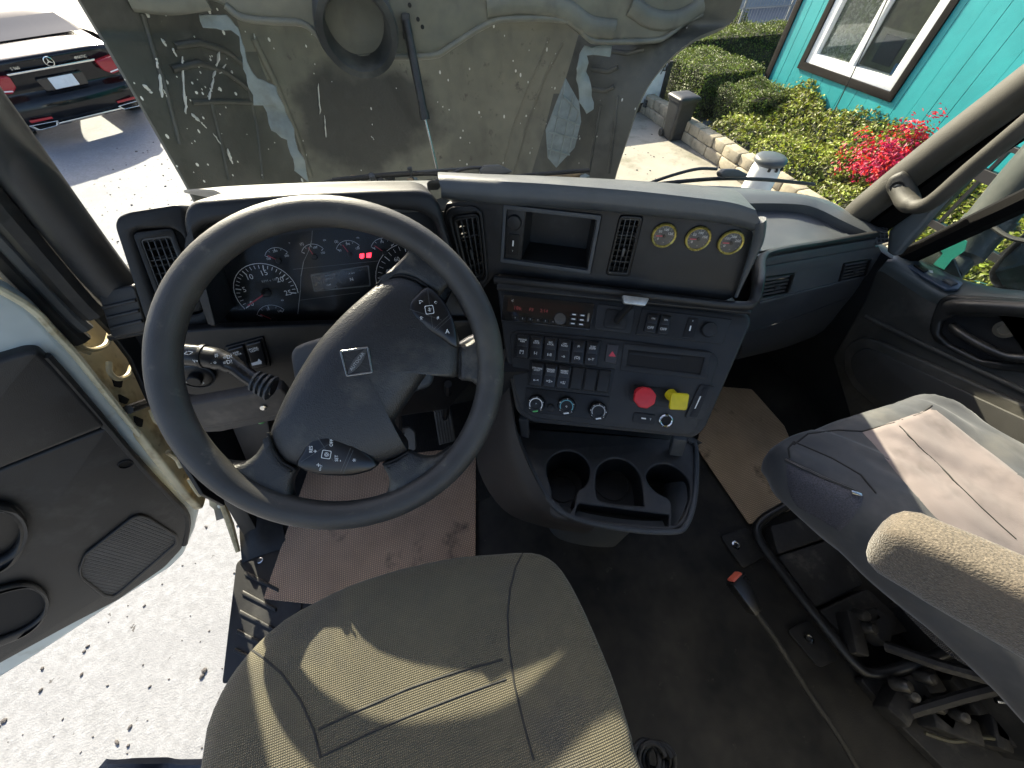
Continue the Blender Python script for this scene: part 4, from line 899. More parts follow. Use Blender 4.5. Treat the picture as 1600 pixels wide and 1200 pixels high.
for k, (u, v, z_) in enumerate(((1352, 962, .10), (1364, 982, .10), (1418, 1072, .11), (1428, 1088, .10), (1455, 1060, .12), (1470, 1105, .10), (1505, 1120, .11))):
    obj('bolt', lathe(on(u, v, z=z_), (.2 * (k % 3) - .2, -.2, 1), [(.013, -.03), (.013, .0), (.009, .006), (.006, .006), (0, .008)], 10), M('worn_steel', (.10, .095, .088), .45, metal=.8, var=(60, .3)), ps)
obj('scissor_link', tube([on(1385, 1010, z=.09), on(1470, 1040, z=.16), on(1600, 1075, z=.22)], .012, 8), GRIME, ps); obj('scissor_link', tube([on(1400, 1120, z=.06), on(1500, 1090, z=.13), on(1620, 1060, z=.20)], .011, 8), GRIME, ps)
plate('base_plate', Frame((0, 0, .02), (1, 0, 0), (0, 1, 0)), [(1340, 1060), (1430, 1030), (1620, 1130), (1620, 1230), (1480, 1210), (1400, 1130)], -.02, .008, GRIME, ps, bev=.003, rc=.01)
obj('air_bag', lathe(on(1560, 1080, z=.05), (0, 0, 1), [(.05, 0), (.062, .02), (.062, .05), (.052, .065), (.062, .08), (.062, .11), (.05, .13)], 24), RUB, ps)
obj('lever_cable', tube(cr([on(1445, 1145, z=.05), on(1490, 1158, z=.06), on(1540, 1152, z=.08), on(1600, 1165, z=.06)], 5), .004, 8), M('cable_tan', (.10, .09, .055), .5), ps)
obj('adjust_lever', tube([on(1556, 1095, z=.14), on(1600, 1100, z=.15), on(1640, 1120, z=.15)], .005, 8), CHROME, ps)

# ================================================================== SEAT BELT BUCKLE
bk = empty('seat_belt_buckle', (.56, -.25, 0), 'black seat belt buckle with orange red button on a long stalk', 'buckle')
b0 = on(1148, 902, z=.315); b1 = on(1180, 955, z=.285)
axb = (b0 - b1).normalized(); sdb = axb.cross(V((0, .2, 1))).normalized(); nb = sdb.cross(axb)
if nb.z < 0: nb = -nb
obj('housing', hexa([b1 * (1 - f) + b0 * f + sdb * (w_ * s) + nb * h_ for h_ in (.012, -.012) for f, w_, s in ((0, .013, -1), (0, .013, 1), (1, .021, 1), (1, .021, -1))], .004), M('buckle_black', (.010, .010, .010), .3, var=(40, .2)), bk)
obj('release_button', hexa([b0 + axb * d + sdb * s + nb * h_ for d in (.004, -.012) for s, h_ in ((-.014, -.007), (.014, -.007), (.014, .0085), (-.014, .0085))], .002), M('button_red', (.60, .12, .07), .45), bk)
obj('stalk', tube(cr([b1, on(1215, 1005, z=.22), on(1262, 1080, z=.14), on(1310, 1150, z=.09), on(1360, 1235, z=.03)], 6), .0062, 10), RUB, bk)

# ================================================================== FLOOR COVERINGS AND PEDALS
MATB = M('mat_brown', (.68, .46, .32), .95, bump=[(62, 1.0, 'weave')], var=(5, .16), dust=[((.20, .15, .12), 7, .60, .74)]); fabric_threads(MATB, 62, .45)
MATP = M('mat_tan', (.58, .44, .30), .95, bump=[(62, 1.0, 'weave')], var=(5, .16), dust=[((.06, .05, .04), 7, .58, .74)]); fabric_threads(MATP, 62, .5)
f0 = Frame((0, 0, 0), (1, 0, 0), (0, 1, 0))
m1 = empty('floor_mat', f0.px(600, 850), 'pinkish brown woven floor mat under the steering wheel', 'floor mat', 'woven floor mats')
plate('mat_sheet', f0, [(487, 728), (744, 700), (743, 960), (640, 960), (415, 937)], .008, .014, MATB, m1, bev=.002, rc=.008)
m2 = empty('floor_mat', f0.px(1160, 720), 'tan woven floor mat in the passenger footwell', 'floor mat', 'woven floor mats')
plate('mat_sheet', f0, [(1110, 606), (1172, 611), (1222, 668), (1262, 760), (1230, 800), (1168, 821), (1085, 700)], .008, .014, MATP, m2, bev=.002, rc=.006)
rm = empty('rubber_mat', f0.px(650, 720), 'black ribbed rubber mat around the pedals', 'rubber mat')
q = f0.poly([(560, 640), (735, 640), (744, 740), (742, 990), (390, 1000), (430, 780), (480, 700)])
plate('mat_base', f0, q, .002, .006, RUB, rm, px=False, bev=.001, rc=.01)
y_ = .62
for k in range(56):
    x_ = -.40 + k * .0085; bm = box((x_, .60, .0068), (.004, .36, .003)); obj('rib', bm, RUB, rm, 0)
ped = empty('accelerator_pedal', (-.03, .66, 0), 'ribbed black accelerator pedal hanging near the console', 'pedal')
pf = Frame.tri(on(676, 641, z=.20), on(704, 639, z=.20), on(685, 695, z=.075))
plate('pedal_pad', pf, [(677, 641), (704, 639), (712, 689), (686, 696)], -.012, 0, M('pedal_rubber', (.055, .055, .055), .6, var=(20, .3)), ped, bev=.002, rc=.004)
pq = pf.poly([(677, 641), (704, 639), (712, 689), (686, 696)])
for k in range(6):
    f = .08 + k * .16; plate('tread', pf, quad_in(pq, f, f + .07, .03, .97), 0, .004, MATS['pedal_rubber'], ped, px=False, bev=.001)
obj('pedal_arm', tube([pf.px(694, 655, -.012), on(700, 625, z=.30), on(700, 600, z=.42)], .010, 8), PLD, ped)
pb = empty('brake_pedal', (-.14, .62, 0), 'grey rubber brake pedal beside the accelerator', 'pedal')
pf2 = Frame.tri(on(608, 671, z=.17), on(647, 671, z=.17), on(612, 706, z=.10))
plate('pedal_pad', pf2, [(600, 673), (640, 668), (648, 676), (650, 702), (640, 708), (602, 706)], -.012, 0, M('pedal_grey', (.085, .085, .085), .55, var=(40, .3)), pb, bev=.003, rc=.006)
for k in range(3): plate('tread', pf2, [(604, 679 + k * 8), (632, 676 + k * 8), (632, 679 + k * 8), (604, 682 + k * 8)], 0, .003, PLD, pb, bev=.0008)
obj('pedal_arm', tube([pf2.px(622, 685, -.012), on(622, 650, z=.30), on(622, 620, z=.42)], .011, 8), PLD, pb)
# door sill step plate with raised ribs
sp = empty('sill_plate', f0.px(400, 930), 'black ribbed plastic step plate on the driver door sill', 'sill plate')
plate('base', f0, [(372, 880), (398, 862), (448, 852), (478, 870), (470, 1020), (350, 1070)], .0, .010, PL, sp, bev=.003, rc=.01)
for (u, v) in ((388, 897), (384, 927), (380, 957), (376, 987), (372, 1016)): plate('rib', f0, [(u, v - 4), (u + 52, v + 24), (u + 51, v + 30), (u - 2, v + 3)], .010, .016, PL, sp, bev=.002, rc=.002)
obj('screw', lathe(f0.px(407, 876, .010), (0, 0, 1), [(.008, 0), (.008, .003), (.005, .004), (0, .003)], 14), CHROME, sp)
# kick panel beside the pedals
kp = empty('kick_panel', f0.px(400, 800), 'dark plastic kick panel ahead of the sill plate', 'trim panel')
KPF = Frame(on(395, 820, x=-.60), (0, 1, 0), (0, 0, 1))
obj('panel', thicken(loft([[on(377, 790, z=.05), on(374, 830, z=.04), on(378, 880, z=.012)], [on(400, 780, z=.06), on(400, 830, z=.05), on(402, 870, z=.012)], [on(440, 775, z=.03), on(440, 810, z=.02), on(448, 855, z=.012)]], 5, 4), .004), PL, kp, 60)
obj('support', hexa([on(362, 668, z=.30), on(418, 658, z=.30), on(430, 712, z=.16), on(385, 722, z=.16), on(362, 668, z=.30) + V((0, .05, 0)), on(418, 658, z=.30) + V((0, .05, 0)), on(430, 712, z=.16) + V((0, .05, 0)), on(385, 722, z=.16) + V((0, .05, 0))], .004), PLB, kp)

# ================================================================== PASSENGER DOOR
RF = Frame((1.30, 0, 0), (0, -1, 0), (0, 0, 1))
pdoor = empty('passenger_door', (1.32, .1, 0), 'closed passenger door with dark pull handle, storage pocket and window', 'truck door')
DPAN = M('door_panel', (.055, .052, .044), .55, bump=[(800, .3, 'vor')], var=(8, .2), dust=((.13, .12, .10), 6, .5, .85))
plate('door_panel', RF, [(1368, 420), (1388, 404), (1440, 434), (1482, 459), (1560, 466), (1700, 480), (1800, 500), (1800, 1000), (1500, 800), (1330, 660), (1300, 560), (1350, 470)], -.04, 0, DPAN, pdoor, bev=.008, rc=.01)
pk = plate('storage_pocket', RF, [(1334, 533), (1352, 525), (1374, 530), (1470, 571), (1620, 636), (1760, 700), (1760, 900), (1500, 720), (1362, 626), (1337, 603), (1323, 578), (1323, 546)], 0, .016, DPAN, pdoor, bev=.007, rc=.01)
plate('pocket_inset', RF, [(1345, 548), (1362, 541), (1378, 546), (1470, 588), (1620, 656), (1760, 722), (1760, 880), (1500, 705), (1368, 614), (1348, 594), (1338, 572), (1338, 558)], .016, .022, M('door_inset', (.052, .050, .046), .6, bump=(800, .3, 'vor'), var=(8, .2)), pk, bev=.004, rc=.008)
obj('moulding', tube(cr([RF.px(u, v, .004) for u, v in ((1352, 494), (1380, 508), (1440, 537), (1520, 574), (1600, 611), (1720, 668))], 5), .007, 10), DPAN, pdoor)
HB = M('handle_black', (.018, .018, .017), .32, bump=(600, .15, 'vor'), var=(12, .3), dust=((.06, .055, .045), 10, .5, .85))
hu = plate('handle_bezel', RF, [(1473, 467), (1486, 459), (1545, 462), (1640, 468), (1640, 588), (1600, 580), (1550, 575), (1504, 554), (1466, 532), (1457, 514), (1463, 490)], 0, .018, HB, pdoor, bev=.007, rc=.012,
           holes=[[(1478, 500), (1500, 492), (1560, 494), (1640, 500), (1640, 556), (1590, 566), (1540, 560), (1490, 536), (1474, 520)]], hrc=.008)
plate('handle_cup', RF, [(1470, 486), (1640, 486), (1640, 580), (1550, 572), (1470, 536)], .0005, .003, HOLE, hu, bev=0)
obj('armrest_roll', tube(cr([RF.px(u, v, .022) for u, v in ((1478, 483), (1500, 478), (1560, 480), (1640, 486))], 5), [.010] + [.019] * 15, 14), HB, hu)
obj('pull_handle', tube(cr([RF.px(u, v, c_) for u, v, c_ in ((1486, 508, .008), (1500, 520, .022), (1530, 538, .026), (1570, 556, .026), (1600, 560, .022), (1640, 566, .015))], 5), [.006] + [.010] * 25, 12), HB, hu)
obj('lock_disc', lathe(RF.px(1573, 514, .004), RF.n, [(.020, 0), (.020, .008), (.012, .010), (.011, .006), (0, .006)], 20), M('lock_metal', (.22, .20, .16), .4, metal=.7), hu)
# window ledge with switch strip
li = [RF.px(u, v) for u, v in ((1386, 409), (1398, 412), (1440, 438), (1482, 460), (1545, 464), (1600, 468), (1720, 484))]
lo = [on(u, v, x=1.37) for u, v in ((1396, 392), (1414, 396), (1445, 412), (1500, 438), (1556, 452), (1600, 457), (1700, 470))]
LEDGE = M('ledge_grey', (.085, .098, .098), .4, bump=(800, .2, 'vor'), var=(10, .2), dust=((.17, .17, .155), 8, .5, .8))
obj('window_ledge', thicken(loft([[p + V((0, 0, -.03)) for p in li], li, lo, [p + V((.03, 0, -.04)) for p in lo]], 4, 4), -.004), LEDGE, pdoor, 50)
lf = Frame.tri(on(1404, 402, x=1.345), on(1500, 448, x=1.33), on(1400, 411, x=1.315))
plate('switch_strip', lf, [(1402, 411), (1420, 406), (1462, 425), (1502, 446), (1494, 456), (1476, 456), (1440, 436)], .001, .008, M('switch_strip', (.035, .055, .085), .3, coat=.3), pdoor, bev=.002, rc=.003)
plate('window_switch', lf, [(1424, 420), (1436, 420), (1447, 428), (1440, 431)], .008, .013, PLD, pdoor, bev=.001); plate('window_switch', lf, [(1468, 443), (1480, 442), (1492, 449), (1482, 452)], .008, .013, PLG, pdoor, bev=.001)
plate('switch_mark', lf, [(1448, 426), (1454, 427), (1455, 431), (1450, 430)], .008, .0086, WHITEINK, pdoor, bev=0)
GLS = glass('window_glass', (.93, .96, .95), .9, 0.0, .10)
gz = [(.56, .50), (.30, .575), (-.2, .63), (-.7, .64), (-.7, 1.5), (-.1, 1.5), (.28, 1.18)]
GF_ = Frame((1.375, 0, 0), (0, -1, 0), (0, 0, 1))
plate('window_pane', GF_, [(-y, z) for y, z in gz], -.002, .002, GLS, pdoor, px=False, bev=0)
obj('window_seal', tube([V((1.352, .575, .49)), V((1.345, .45, .75)), V((1.335, .28, 1.10)), V((1.33, .12, 1.42))], .026, 8), SEALB, pdoor)
QF = Frame((1.285, 0, 0), (0, -1, 0), (0, 0, 1))
plate('corner_trim', QF, [(1387, 361), (1412, 336), (1450, 318), (1480, 304), (1440, 352), (1397, 402), (1384, 394)], -.03, 0, M('corner_grey', (.10, .115, .12), .5, bump=(700, .3, 'vor'), var=(10, .15), dust=((.18, .18, .16), 6, .5, .85)), pdoor, bev=.008, rc=.008)
# footwell side wall ahead of the door
struct(obj('footwell_wall', hexa([V((1.305, -.9, 0)), V((1.305, .94, 0)), V((1.305, .94, .52)), V((1.305, -.9, .52)), V((1.345, -.9, 0)), V((1.345, .94, 0)), V((1.345, .94, .52)), V((1.345, -.9, .52))], .004), PL))
struct(obj('footwell_wall', hexa([V((-.61, .48, 0)), V((-.61, 1.0, 0)), V((-.61, 1.0, .62)), V((-.61, .84, .62)), V((-.65, .48, 0)), V((-.65, 1.0, 0)), V((-.65, 1.0, .62)), V((-.65, .84, .62))], .004), PL))

# ================================================================== A-PILLARS, GRAB HANDLE, WINDSCREEN
rp = cr([on(1262, 412, x=1.235), on(1330, 345, x=1.225), on(1368, 312, x=1.215), on(1480, 226, x=1.20), on(1600, 138, x=1.185), on(1760, 18, x=1.165), on(1900, -90, x=1.15)], 5)
pr = empty('windshield_pillar', (1.22, .75, 0), 'tan grey trim of the windshield pillar on the passenger side', 'pillar')
obj('trim', tube(rp, .043, 16, up=(.2, -1, .5), flat=.85), TRIM, pr, 80)
obj('black_seal', tube([p + V((.060, -.034, -.016)) for p in rp], .032, 8), SEALB, pr)
pl_ = cr([on(186, 452, x=-.535), on(160, 424, x=-.535), on(95, 340, x=-.525), on(15, 235, x=-.51), on(-80, 110, x=-.50), on(-220, -80, x=-.48)], 5)
pa = empty('windshield_pillar', (-.55, .8, 0), 'black trim of the windshield pillar beside the open driver door', 'pillar')
obj('trim', tube(pl_, .036, 14, up=(-.2, -1, .5), flat=.9), PL, pa, 80)
for off, r_, m_, nm in ((V((-.055, -.02, -.03)), .020, RUB, 'door_seal'), (V((-.083, -.03, -.05)), .012, PLG, 'seal_lip'), (V((-.105, -.035, -.07)), .016, RUB, 'door_seal')):
    obj(nm, tube([p + off for p in pl_], r_, 8), m_, pa)
obj('mirror_bracket', hexa([on(u, v, x=x_) for x_ in (-.56, -.60) for u, v in ((66, 266), (76, 258), (96, 282), (84, 290))], .003), RUB, pa)
PBF = Frame((-.632, 0, 0), (0, 1, 0), (0, 0, 1))
plate('pillar_foot', PBF, [(120, 440), (215, 430), (250, 520), (290, 620), (345, 740), (352, 790), (318, 772), (270, 692), (232, 618), (206, 560), (176, 520), (140, 482)], -.01, .0, PLD, pa, bev=.002, rc=.004)
gh = empty('grab_handle', (1.2, .65, .7), 'olive tan grab handle screwed to the passenger windshield pillar', 'grab handle')
g_ = [on(1402, 292, x=1.165), on(1420, 318, x=1.15), on(1452, 318, x=1.135), on(1520, 262, x=1.125), on(1600, 196, x=1.115), on(1720, 96, x=1.11)]
obj('bar', tube(cr(g_, 6), [.020] * 4 + [.021] * 4 + [.0175] * 23, 14, flat=.9), TRIM, gh, 80)
GHF = Frame(on(1402, 292, x=1.160), (.35, -.9, .1), (.1, .25, .95))
plate('mount', GHF, [(1383, 293), (1390, 276), (1412, 266), (1420, 272), (1434, 300), (1440, 318), (1420, 332), (1400, 322)], -.03, .012, TRIM, gh, bev=.009, rc=.010, smooth=60)
obj('screw_recess', lathe(GHF.px(1402, 292, .012), GHF.n, [(.0125, .0), (.0125, .003), (.010, .003), (.009, -.004), (0, -.004)], 18), HOLE, gh)
obj('screw', lathe(GHF.px(1402, 292, .012), GHF.n, [(.006, .0), (.006, .004), (.003, .005), (.0028, .002), (0, .002)], 12), M('screw_dark', (.08, .08, .075), .35, metal=.8), gh)
wsg = empty('windshield', (.35, 1.05, .6), 'dusty clear windshield above the dashboard', 'windshield')
wb = [V((-.60, .80, .63)), V((-.25, 1.00, .62)), V((.35, 1.07, .60)), V((.92, 1.00, .60)), V((1.27, .74, .58))]
wt = [V((-.48, .42, 1.50)), V((-.1, .60, 1.52)), V((.35, .65, 1.53)), V((.80, .60, 1.52)), V((1.17, .36, 1.50))]
wm = [(a + b) / 2 + V((0, .03, 0)) for a, b in zip(wb, wt)]
obj('glass', loft([wb, wm, wt], 5, 5), glass('windshield_glass', (.96, .975, .965), .45, 0, .05, (.55, .56, .52)), wsg, 80)

# ================================================================== OPEN DRIVER DOOR
DF = Frame((-.89, .52, 0), (.9, .43, 0), (0, 0, 1))
dd_ = empty('driver_door', (-.70, .60, 0), 'open driver door with black inner panel, speaker grille and pale blue painted edge', 'truck door')
PAINT = M('door_paint', (.44, .50, .50), .35, var=(8, .1), dust=[((.25, .25, .20), 7, .55, .75), ((.10, .09, .06), 30, .66, .8)], coat=.2)
plate('door_shell', DF, [(-120, 400), (-40, 440), (10, 462), (50, 488), (80, 520), (115, 556), (160, 612), (212, 676), (262, 736), (306, 786), (315, 802), (308, 832), (290, 872), (270, 892), (180, 950), (60, 1030), (-100, 1130), (-260, 1000), (-260, 400)], -.06, -.012, PAINT, dd_, bev=.012, rc=.01)
obj('edge_flange', tube(cr([DF.px(u, v, -.012) for u, v in ((-60, 425), (10, 458), (54, 486), (84, 518), (118, 554), (164, 612), (214, 674), (264, 734), (306, 784))], 4), .006, 8), M('edge_cream', (.50, .46, .32), .45, var=(14, .2), dust=((.2, .15, .06), 20, .55, .75)), dd_)
obj('edge_seal', tube(cr([DF.px(u, v, .0) for u, v in ((70, 556), (110, 600), (165, 664), (220, 728), (268, 778), (292, 808), (288, 850))], 4), .008, 8), RUB, dd_)
plate('upper_trim', DF, [(-150, 590), (-10, 560), (40, 545), (60, 545), (78, 562), (110, 598), (166, 662), (90, 692), (0, 728), (-150, 790)], -.02, .010, PL, dd_, bev=.008, rc=.012)
lt = plate('lower_trim', DF, [(-150, 794), (0, 731), (90, 695), (168, 665), (204, 702), (262, 766), (290, 796), (296, 816), (284, 856), (258, 884), (184, 936), (110, 974), (0, 1034), (-150, 1120)], -.02, .006, PL, dd_, bev=.007, rc=.012)
SPK = M('speaker_mesh', (.020, .020, .021), .5, var=(20, .2))
_n = SPK.node_tree.nodes; _L = SPK.node_tree.links; _v = _n.new('ShaderNodeTexVoronoi'); _v.inputs['Scale'].default_value = 260; _v.inputs['Randomness'].default_value = 0.15
_t = _n.new('ShaderNodeTexCoord'); _b = _n.new('ShaderNodeBump'); _b.inputs['Strength'].default_value = 1; _b.inputs['Distance'].default_value = .004; _L.new(_t.outputs['Object'], _v.inputs['Vector']); _L.new(_v.outputs['Distance'], _b.inputs['Height']); _b.invert = True
_L.new(_b.outputs['Normal'], _n['Principled BSDF'].inputs['Normal'])
_r = _n.new('ShaderNodeValToRGB'); _r.color_ramp.elements[0].position = .25; _r.color_ramp.elements[0].color = (.003, .003, .003, 1); _r.color_ramp.elements[1].position = .5; _r.color_ramp.elements[1].color = (.05, .05, .05, 1)
_L.new(_v.outputs['Distance'], _r.inputs['Fac']); _L.new(_r.outputs['Color'], _n['Principled BSDF'].inputs['Base Color'])
spq = [(131, 860), (204, 803), (216, 799), (230, 802), (276, 832), (277, 846), (186, 924), (176, 930), (160, 928), (124, 898), (121, 884)]
sg = plate('speaker_rim', DF, spq, .006, .013, PL, lt, rc=.008, bev=.003, holes=[[(133, 862), (206, 806), (216, 803), (228, 806), (271, 834), (272, 844), (184, 920), (176, 925), (163, 923), (128, 896), (126, 885)]])
plate('speaker_grille', DF, [(132, 861), (205, 805), (216, 802), (229, 805), (273, 833), (274, 845), (185, 921), (176, 926), (162, 924), (127, 897), (125, 885)], .005, .010, SPK, lt, rc=.006, bev=.001)
obj('screw_cap', lathe(DF.px(196, 725, .006), DF.n, [(.013, 0), (.013, .002), (.011, .003), (.010, -.003), (0, -.003)], 20), HOLE, lt)
def sm2(pts): return [tuple(p)[:2] for p in cr([V((*p, 0)) for p in DF.poly(pts)], 4, closed=True)]
plate('pull_cup', DF, sm2([(-80, 770), (0, 776), (22, 783), (38, 800), (42, 822), (30, 858), (0, 882), (-80, 910)]), .006, .028, PL, lt, bev=.012, px=False, holes=[sm2([(-80, 785), (0, 788), (18, 796), (27, 810), (28, 828), (16, 850), (-10, 864), (-80, 890)])])
plate('cup_floor', DF, [(-80, 785), (0, 786), (20, 796), (30, 820), (14, 856), (-80, 892)], .0062, .010, PLD, lt, bev=0)
plate('bottle_pocket', DF, sm2([(-60, 930), (-10, 912), (36, 902), (62, 910), (76, 930), (66, 962), (26, 990), (-60, 1010)]), .006, .020, PL, lt, bev=.009, px=False, holes=[sm2([(-60, 942), (-8, 921), (36, 911), (58, 918), (68, 934), (60, 956), (22, 980), (-60, 1000)])])
plate('pocket_depth', DF, sm2([(-60, 942), (-8, 921), (36, 911), (58, 918), (68, 934), (60, 956), (22, 980), (-60, 1000)]), .0062, .008, HOLE, lt, bev=0, px=False)
# ---- cream painted hinge jamb between cab and door
CREAM = M('jamb_cream', (.50, .42, .25), .45, var=(10, .25), dust=[((.16, .10, .035), 9, .52, .72), ((.04, .03, .02), 26, .62, .78)], bump=(40, .2, 'n'))
jb = empty('hinge_jamb', (-.68, .7, 0), 'sunlit cream painted hinge jamb with brackets between cab and open door', 'door jamb')
JF = Frame((-.668, 0, 0), (0, 1, 0), (0, 0, 1))
plate('jamb_plate', JF, [(-60, 330), (0, 372), (60, 412), (110, 452), (150, 490), (176, 522), (206, 560), (232, 615), (262, 668), (300, 730), (326, 768), (318, 796), (300, 778), (248, 712), (178, 620), (128, 560), (70, 496), (-60, 405)], -.02, .0, CREAM, jb, bev=.005, rc=.01)
for (pts, r_) in (([(112, 520), (118, 534), (132, 544), (150, 546), (166, 538), (172, 520)], .005), ([(170, 566), (172, 582), (184, 592), (200, 586), (206, 572)], .005), ([(100, 505), (108, 524), (124, 545), (140, 552)], .004), ([(236, 640), (244, 658), (258, 664), (270, 660)], .005), ([(262, 706), (276, 716), (284, 730)], .006), ([(296, 748), (306, 764), (314, 774)], .006)):
    obj('hinge_bracket', tube(cr([JF.px(u, v, .022) for u, v in pts], 4), r_, 8), CREAM, jb)
for q in ([(112, 512), (134, 516), (128, 532), (116, 528)], [(174, 590), (190, 594), (188, 606), (178, 604)], [(184, 616), (200, 624), (196, 632), (186, 628)], [(208, 650), (222, 656), (220, 668), (210, 664)], [(306, 756), (316, 762), (314, 770), (306, 766)]):
    plate('bracket_hole', JF, q, .0, .003, HOLE, jb, bev=0, rc=.002)
obj('check_strap', tube([JF.px(200, 640, .015), JF.px(232, 628, .01), JF.px(250, 622, -.02)], .010, 8), RUB, jb)
obj('jamb_pillar', tube([JF.px(346, 782, .0), JF.px(360, 820, .0), JF.px(372, 862, .0)], [.008, .009, .006], 8), CREAM, jb)
LKF = Frame(on(343, 790, z=-.05), (1, 0, 0), (0, .6, .8))
plate('latch_bracket', LKF, [(326, 774), (344, 776), (350, 800), (356, 808), (338, 814), (334, 796), (327, 790)], -.01, .0, M('latch_metal', (.10, .10, .095), .4, metal=.6, var=(30, .3)), jb, bev=.001)
obj('latch_bolt', lathe(LKF.px(344, 790), LKF.n, [(.007, 0), (.007, .004), (0, .004)], 12), CHROME, jb)
# small finned box on the pillar foot
fb = empty('finned_box', (-.50, .72, .6), 'small black finned box fixed at the foot of the driver pillar', 'box')
FF = Frame.tri(at(152, 460, .66), at(207, 447, .66), at(172, 528, .70))
plate('box_body', FF, [(152, 460), (160, 455), (204, 446), (211, 452), (228, 512), (222, 520), (178, 529), (172, 524)], -.06, 0, PL, fb, bev=.004, rc=.006)
for k in range(3):
    plate('fin', FF, [(161 + k * 6, 478 + k * 16), (213 + k * 5, 466 + k * 16), (215 + k * 5, 471 + k * 16), (163 + k * 6, 483 + k * 16)], 0, .005, PL, fb, bev=.002)
obj('box_lip', tube([FF.px(172, 528, -.01), FF.px(228, 517, -.01), FF.px(240, 520, -.02)], .006, 8), PLD, fb)
# corner of a blue jacket on the sill
jk = empty('folded_jacket', f0.px(250, 1195), 'dark blue jacket corner tucked beside the driver seat', 'jacket')
bm = grid([[on(u, v, z=.40 + .012 * math.sin(i * .45) + .01 * math.cos(j * 2)) for i, u in enumerate(range(165, 330, 10))] for j, v in enumerate((1202, 1192 , 1188, 1200, 1230, 1270))])
for v in bm.verts: v.co += V((0, 0, .01 * noise.noise(v.co * 30)))
obj('cloth', thicken(bm, .006), M('jacket_blue', (.020, .028, .045), .75, bump=(300, .3, 'n'), var=(15, .3)), jk, 80)

# ================================================================== TILTED HOOD
hood = empty('engine_hood', (.4, 1.9, -.6), 'raised grey green fibreglass hood seen from inside, dusty with a darker patch', 'hood')
HD = M('hood_fibreglass', (.135, .134, .103), .6, bump=[(90, .25, 'n'), (9, .5, 'n')], var=(3.2, .25), dust=[((.22, .212, .155), 2.2, .44, .78), ((.045, .044, .036), 3.0, .54, .80, (1, 1, .35)), ((.50, .50, .44), 70, .72, .78), ((.07, .065, .05), 18, .6, .72)])
def dark_patch(m, centre, r0, r1, col, sc_=(1, 1, 1)):
    """darker area with a ragged outline at one place of the surface"""
    n = m.node_tree.nodes; L = m.node_tree.links; p = n['Principled BSDF']; src = p.inputs['Base Color'].links[0].from_socket
    tc = n.new('ShaderNodeTexCoord'); mp = n.new('ShaderNodeMapping'); mp.inputs['Location'].default_value = [-c * s for c, s in zip(centre, sc_)]; mp.inputs['Scale'].default_value = sc_
    L.new(tc.outputs['Object'], mp.inputs['Vector']); ln = n.new('ShaderNodeVectorMath'); ln.operation = 'LENGTH'; L.new(mp.outputs[0], ln.inputs[0])
    t = n.new('ShaderNodeTexNoise'); t.inputs['Scale'].default_value = 6; t.inputs['Detail'].default_value = 6; L.new(tc.outputs['Object'], t.inputs['Vector'])
    ad = n.new('ShaderNodeMath'); ad.operation = 'MULTIPLY_ADD'; ad.inputs[1].default_value = .35; L.new(t.outputs['Fac'], ad.inputs[0]); L.new(ln.outputs['Value'], ad.inputs[2])
    r = n.new('ShaderNodeMapRange'); r.inputs['From Min'].default_value = r0 + .17; r.inputs['From Max'].default_value = r1 + .17; r.inputs['To Min'].default_value = .85; r.inputs['To Max'].default_value = 0
    L.new(ad.outputs[0], r.inputs['Value']); mx = n.new('ShaderNodeMix'); mx.data_type = 'RGBA'; L.new(r.outputs[0], mx.inputs['Factor']); L.new(src, mx.inputs[6]); mx.inputs[7].default_value = (*col, 1); L.new(mx.outputs[2], p.inputs['Base Color'])
sc0 = on(575, 195, y=2.12) - wloc(hood)
dark_patch(HD, sc0, .20, .30, (.030, .030, .026), (.8, 1, 1.3))  # darker ragged area in the middle of the shell
yy = [1.62, 1.80, 2.05, 2.14, 2.16, 2.14, 2.05, 1.82, 1.66]
net = []
for v, us in ((330, (310, 395, 490, 565, 650, 735, 815, 885, 952)), (280, (284, 380, 470, 555, 650, 742, 828, 898, 962)), (200, (238, 340, 440, 540, 650, 760, 852, 922, 986)), (146, (206, 316, 424, 536, 650, 770, 866, 938, 1007)), (100, (178, 290, 405, 530, 650, 780, 880, 956, 1040)), (66, (158, 276, 396, 530, 650, 785, 888, 980, 1082)), (36, (140, 262, 390, 530, 650, 790, 895, 1010, 1140)), (-40, (95, 220, 370, 530, 650, 800, 910, 1050, 1176)), (-110, (60, 190, 360, 530, 650, 800, 920, 1080, 1225))):
    net.append([on(u, v, y=y_ + (.0 if v > 0 else -.05)) for u, y_ in zip(us, yy)])
bm = loft(net, 6, 5)
for v in bm.verts: v.co.y += .012 * noise.noise(v.co * 4)
thicken(bm, .012)
for f in bm.faces:
    d = f.calc_center_median() - EYE; zc = d.dot(_F); u_ = 800 + FOC * d.dot(_R) / zc; v_ = 600 - FOC * d.dot(_U) / zc
    if u_ < 375 + 105 * (v_ - 40) / 250 or u_ > 895 - 73 * (v_ - 75) / 215: f.material_index = 1
HD2 = M('fender_liner', (.058, .060, .050), .5, bump=[(90, .3, 'n'), (9, .6, 'n')], var=(3.5, .35), dust=[((.12, .12, .09), 3, .52, .75), ((.020, .020, .017), 4, .55, .72), ((.40, .40, .35), 80, .72, .77)])
hs = obj('inner_shell', bm, [HD, HD2], hood, 60)
ht = bvh(hs)
HF2 = Frame((0, 1.70, 0), (1, 0, 0), (0, 0, 1))
edge = [(112, -10), (190, 8), (262, 10), (330, 2), (352, 12), (378, 31), (425, 37), (472, 40), (500, 62), (520, 84), (550, 94), (590, 92), (675, 91), (706, 75), (756, 44), (794, 33), (887, 36), (917, 62), (940, 69), (1022, 67), (1044, 59), (1076, 36), (1140, 8), (1152, -10), (1180, -100), (60, -100)]
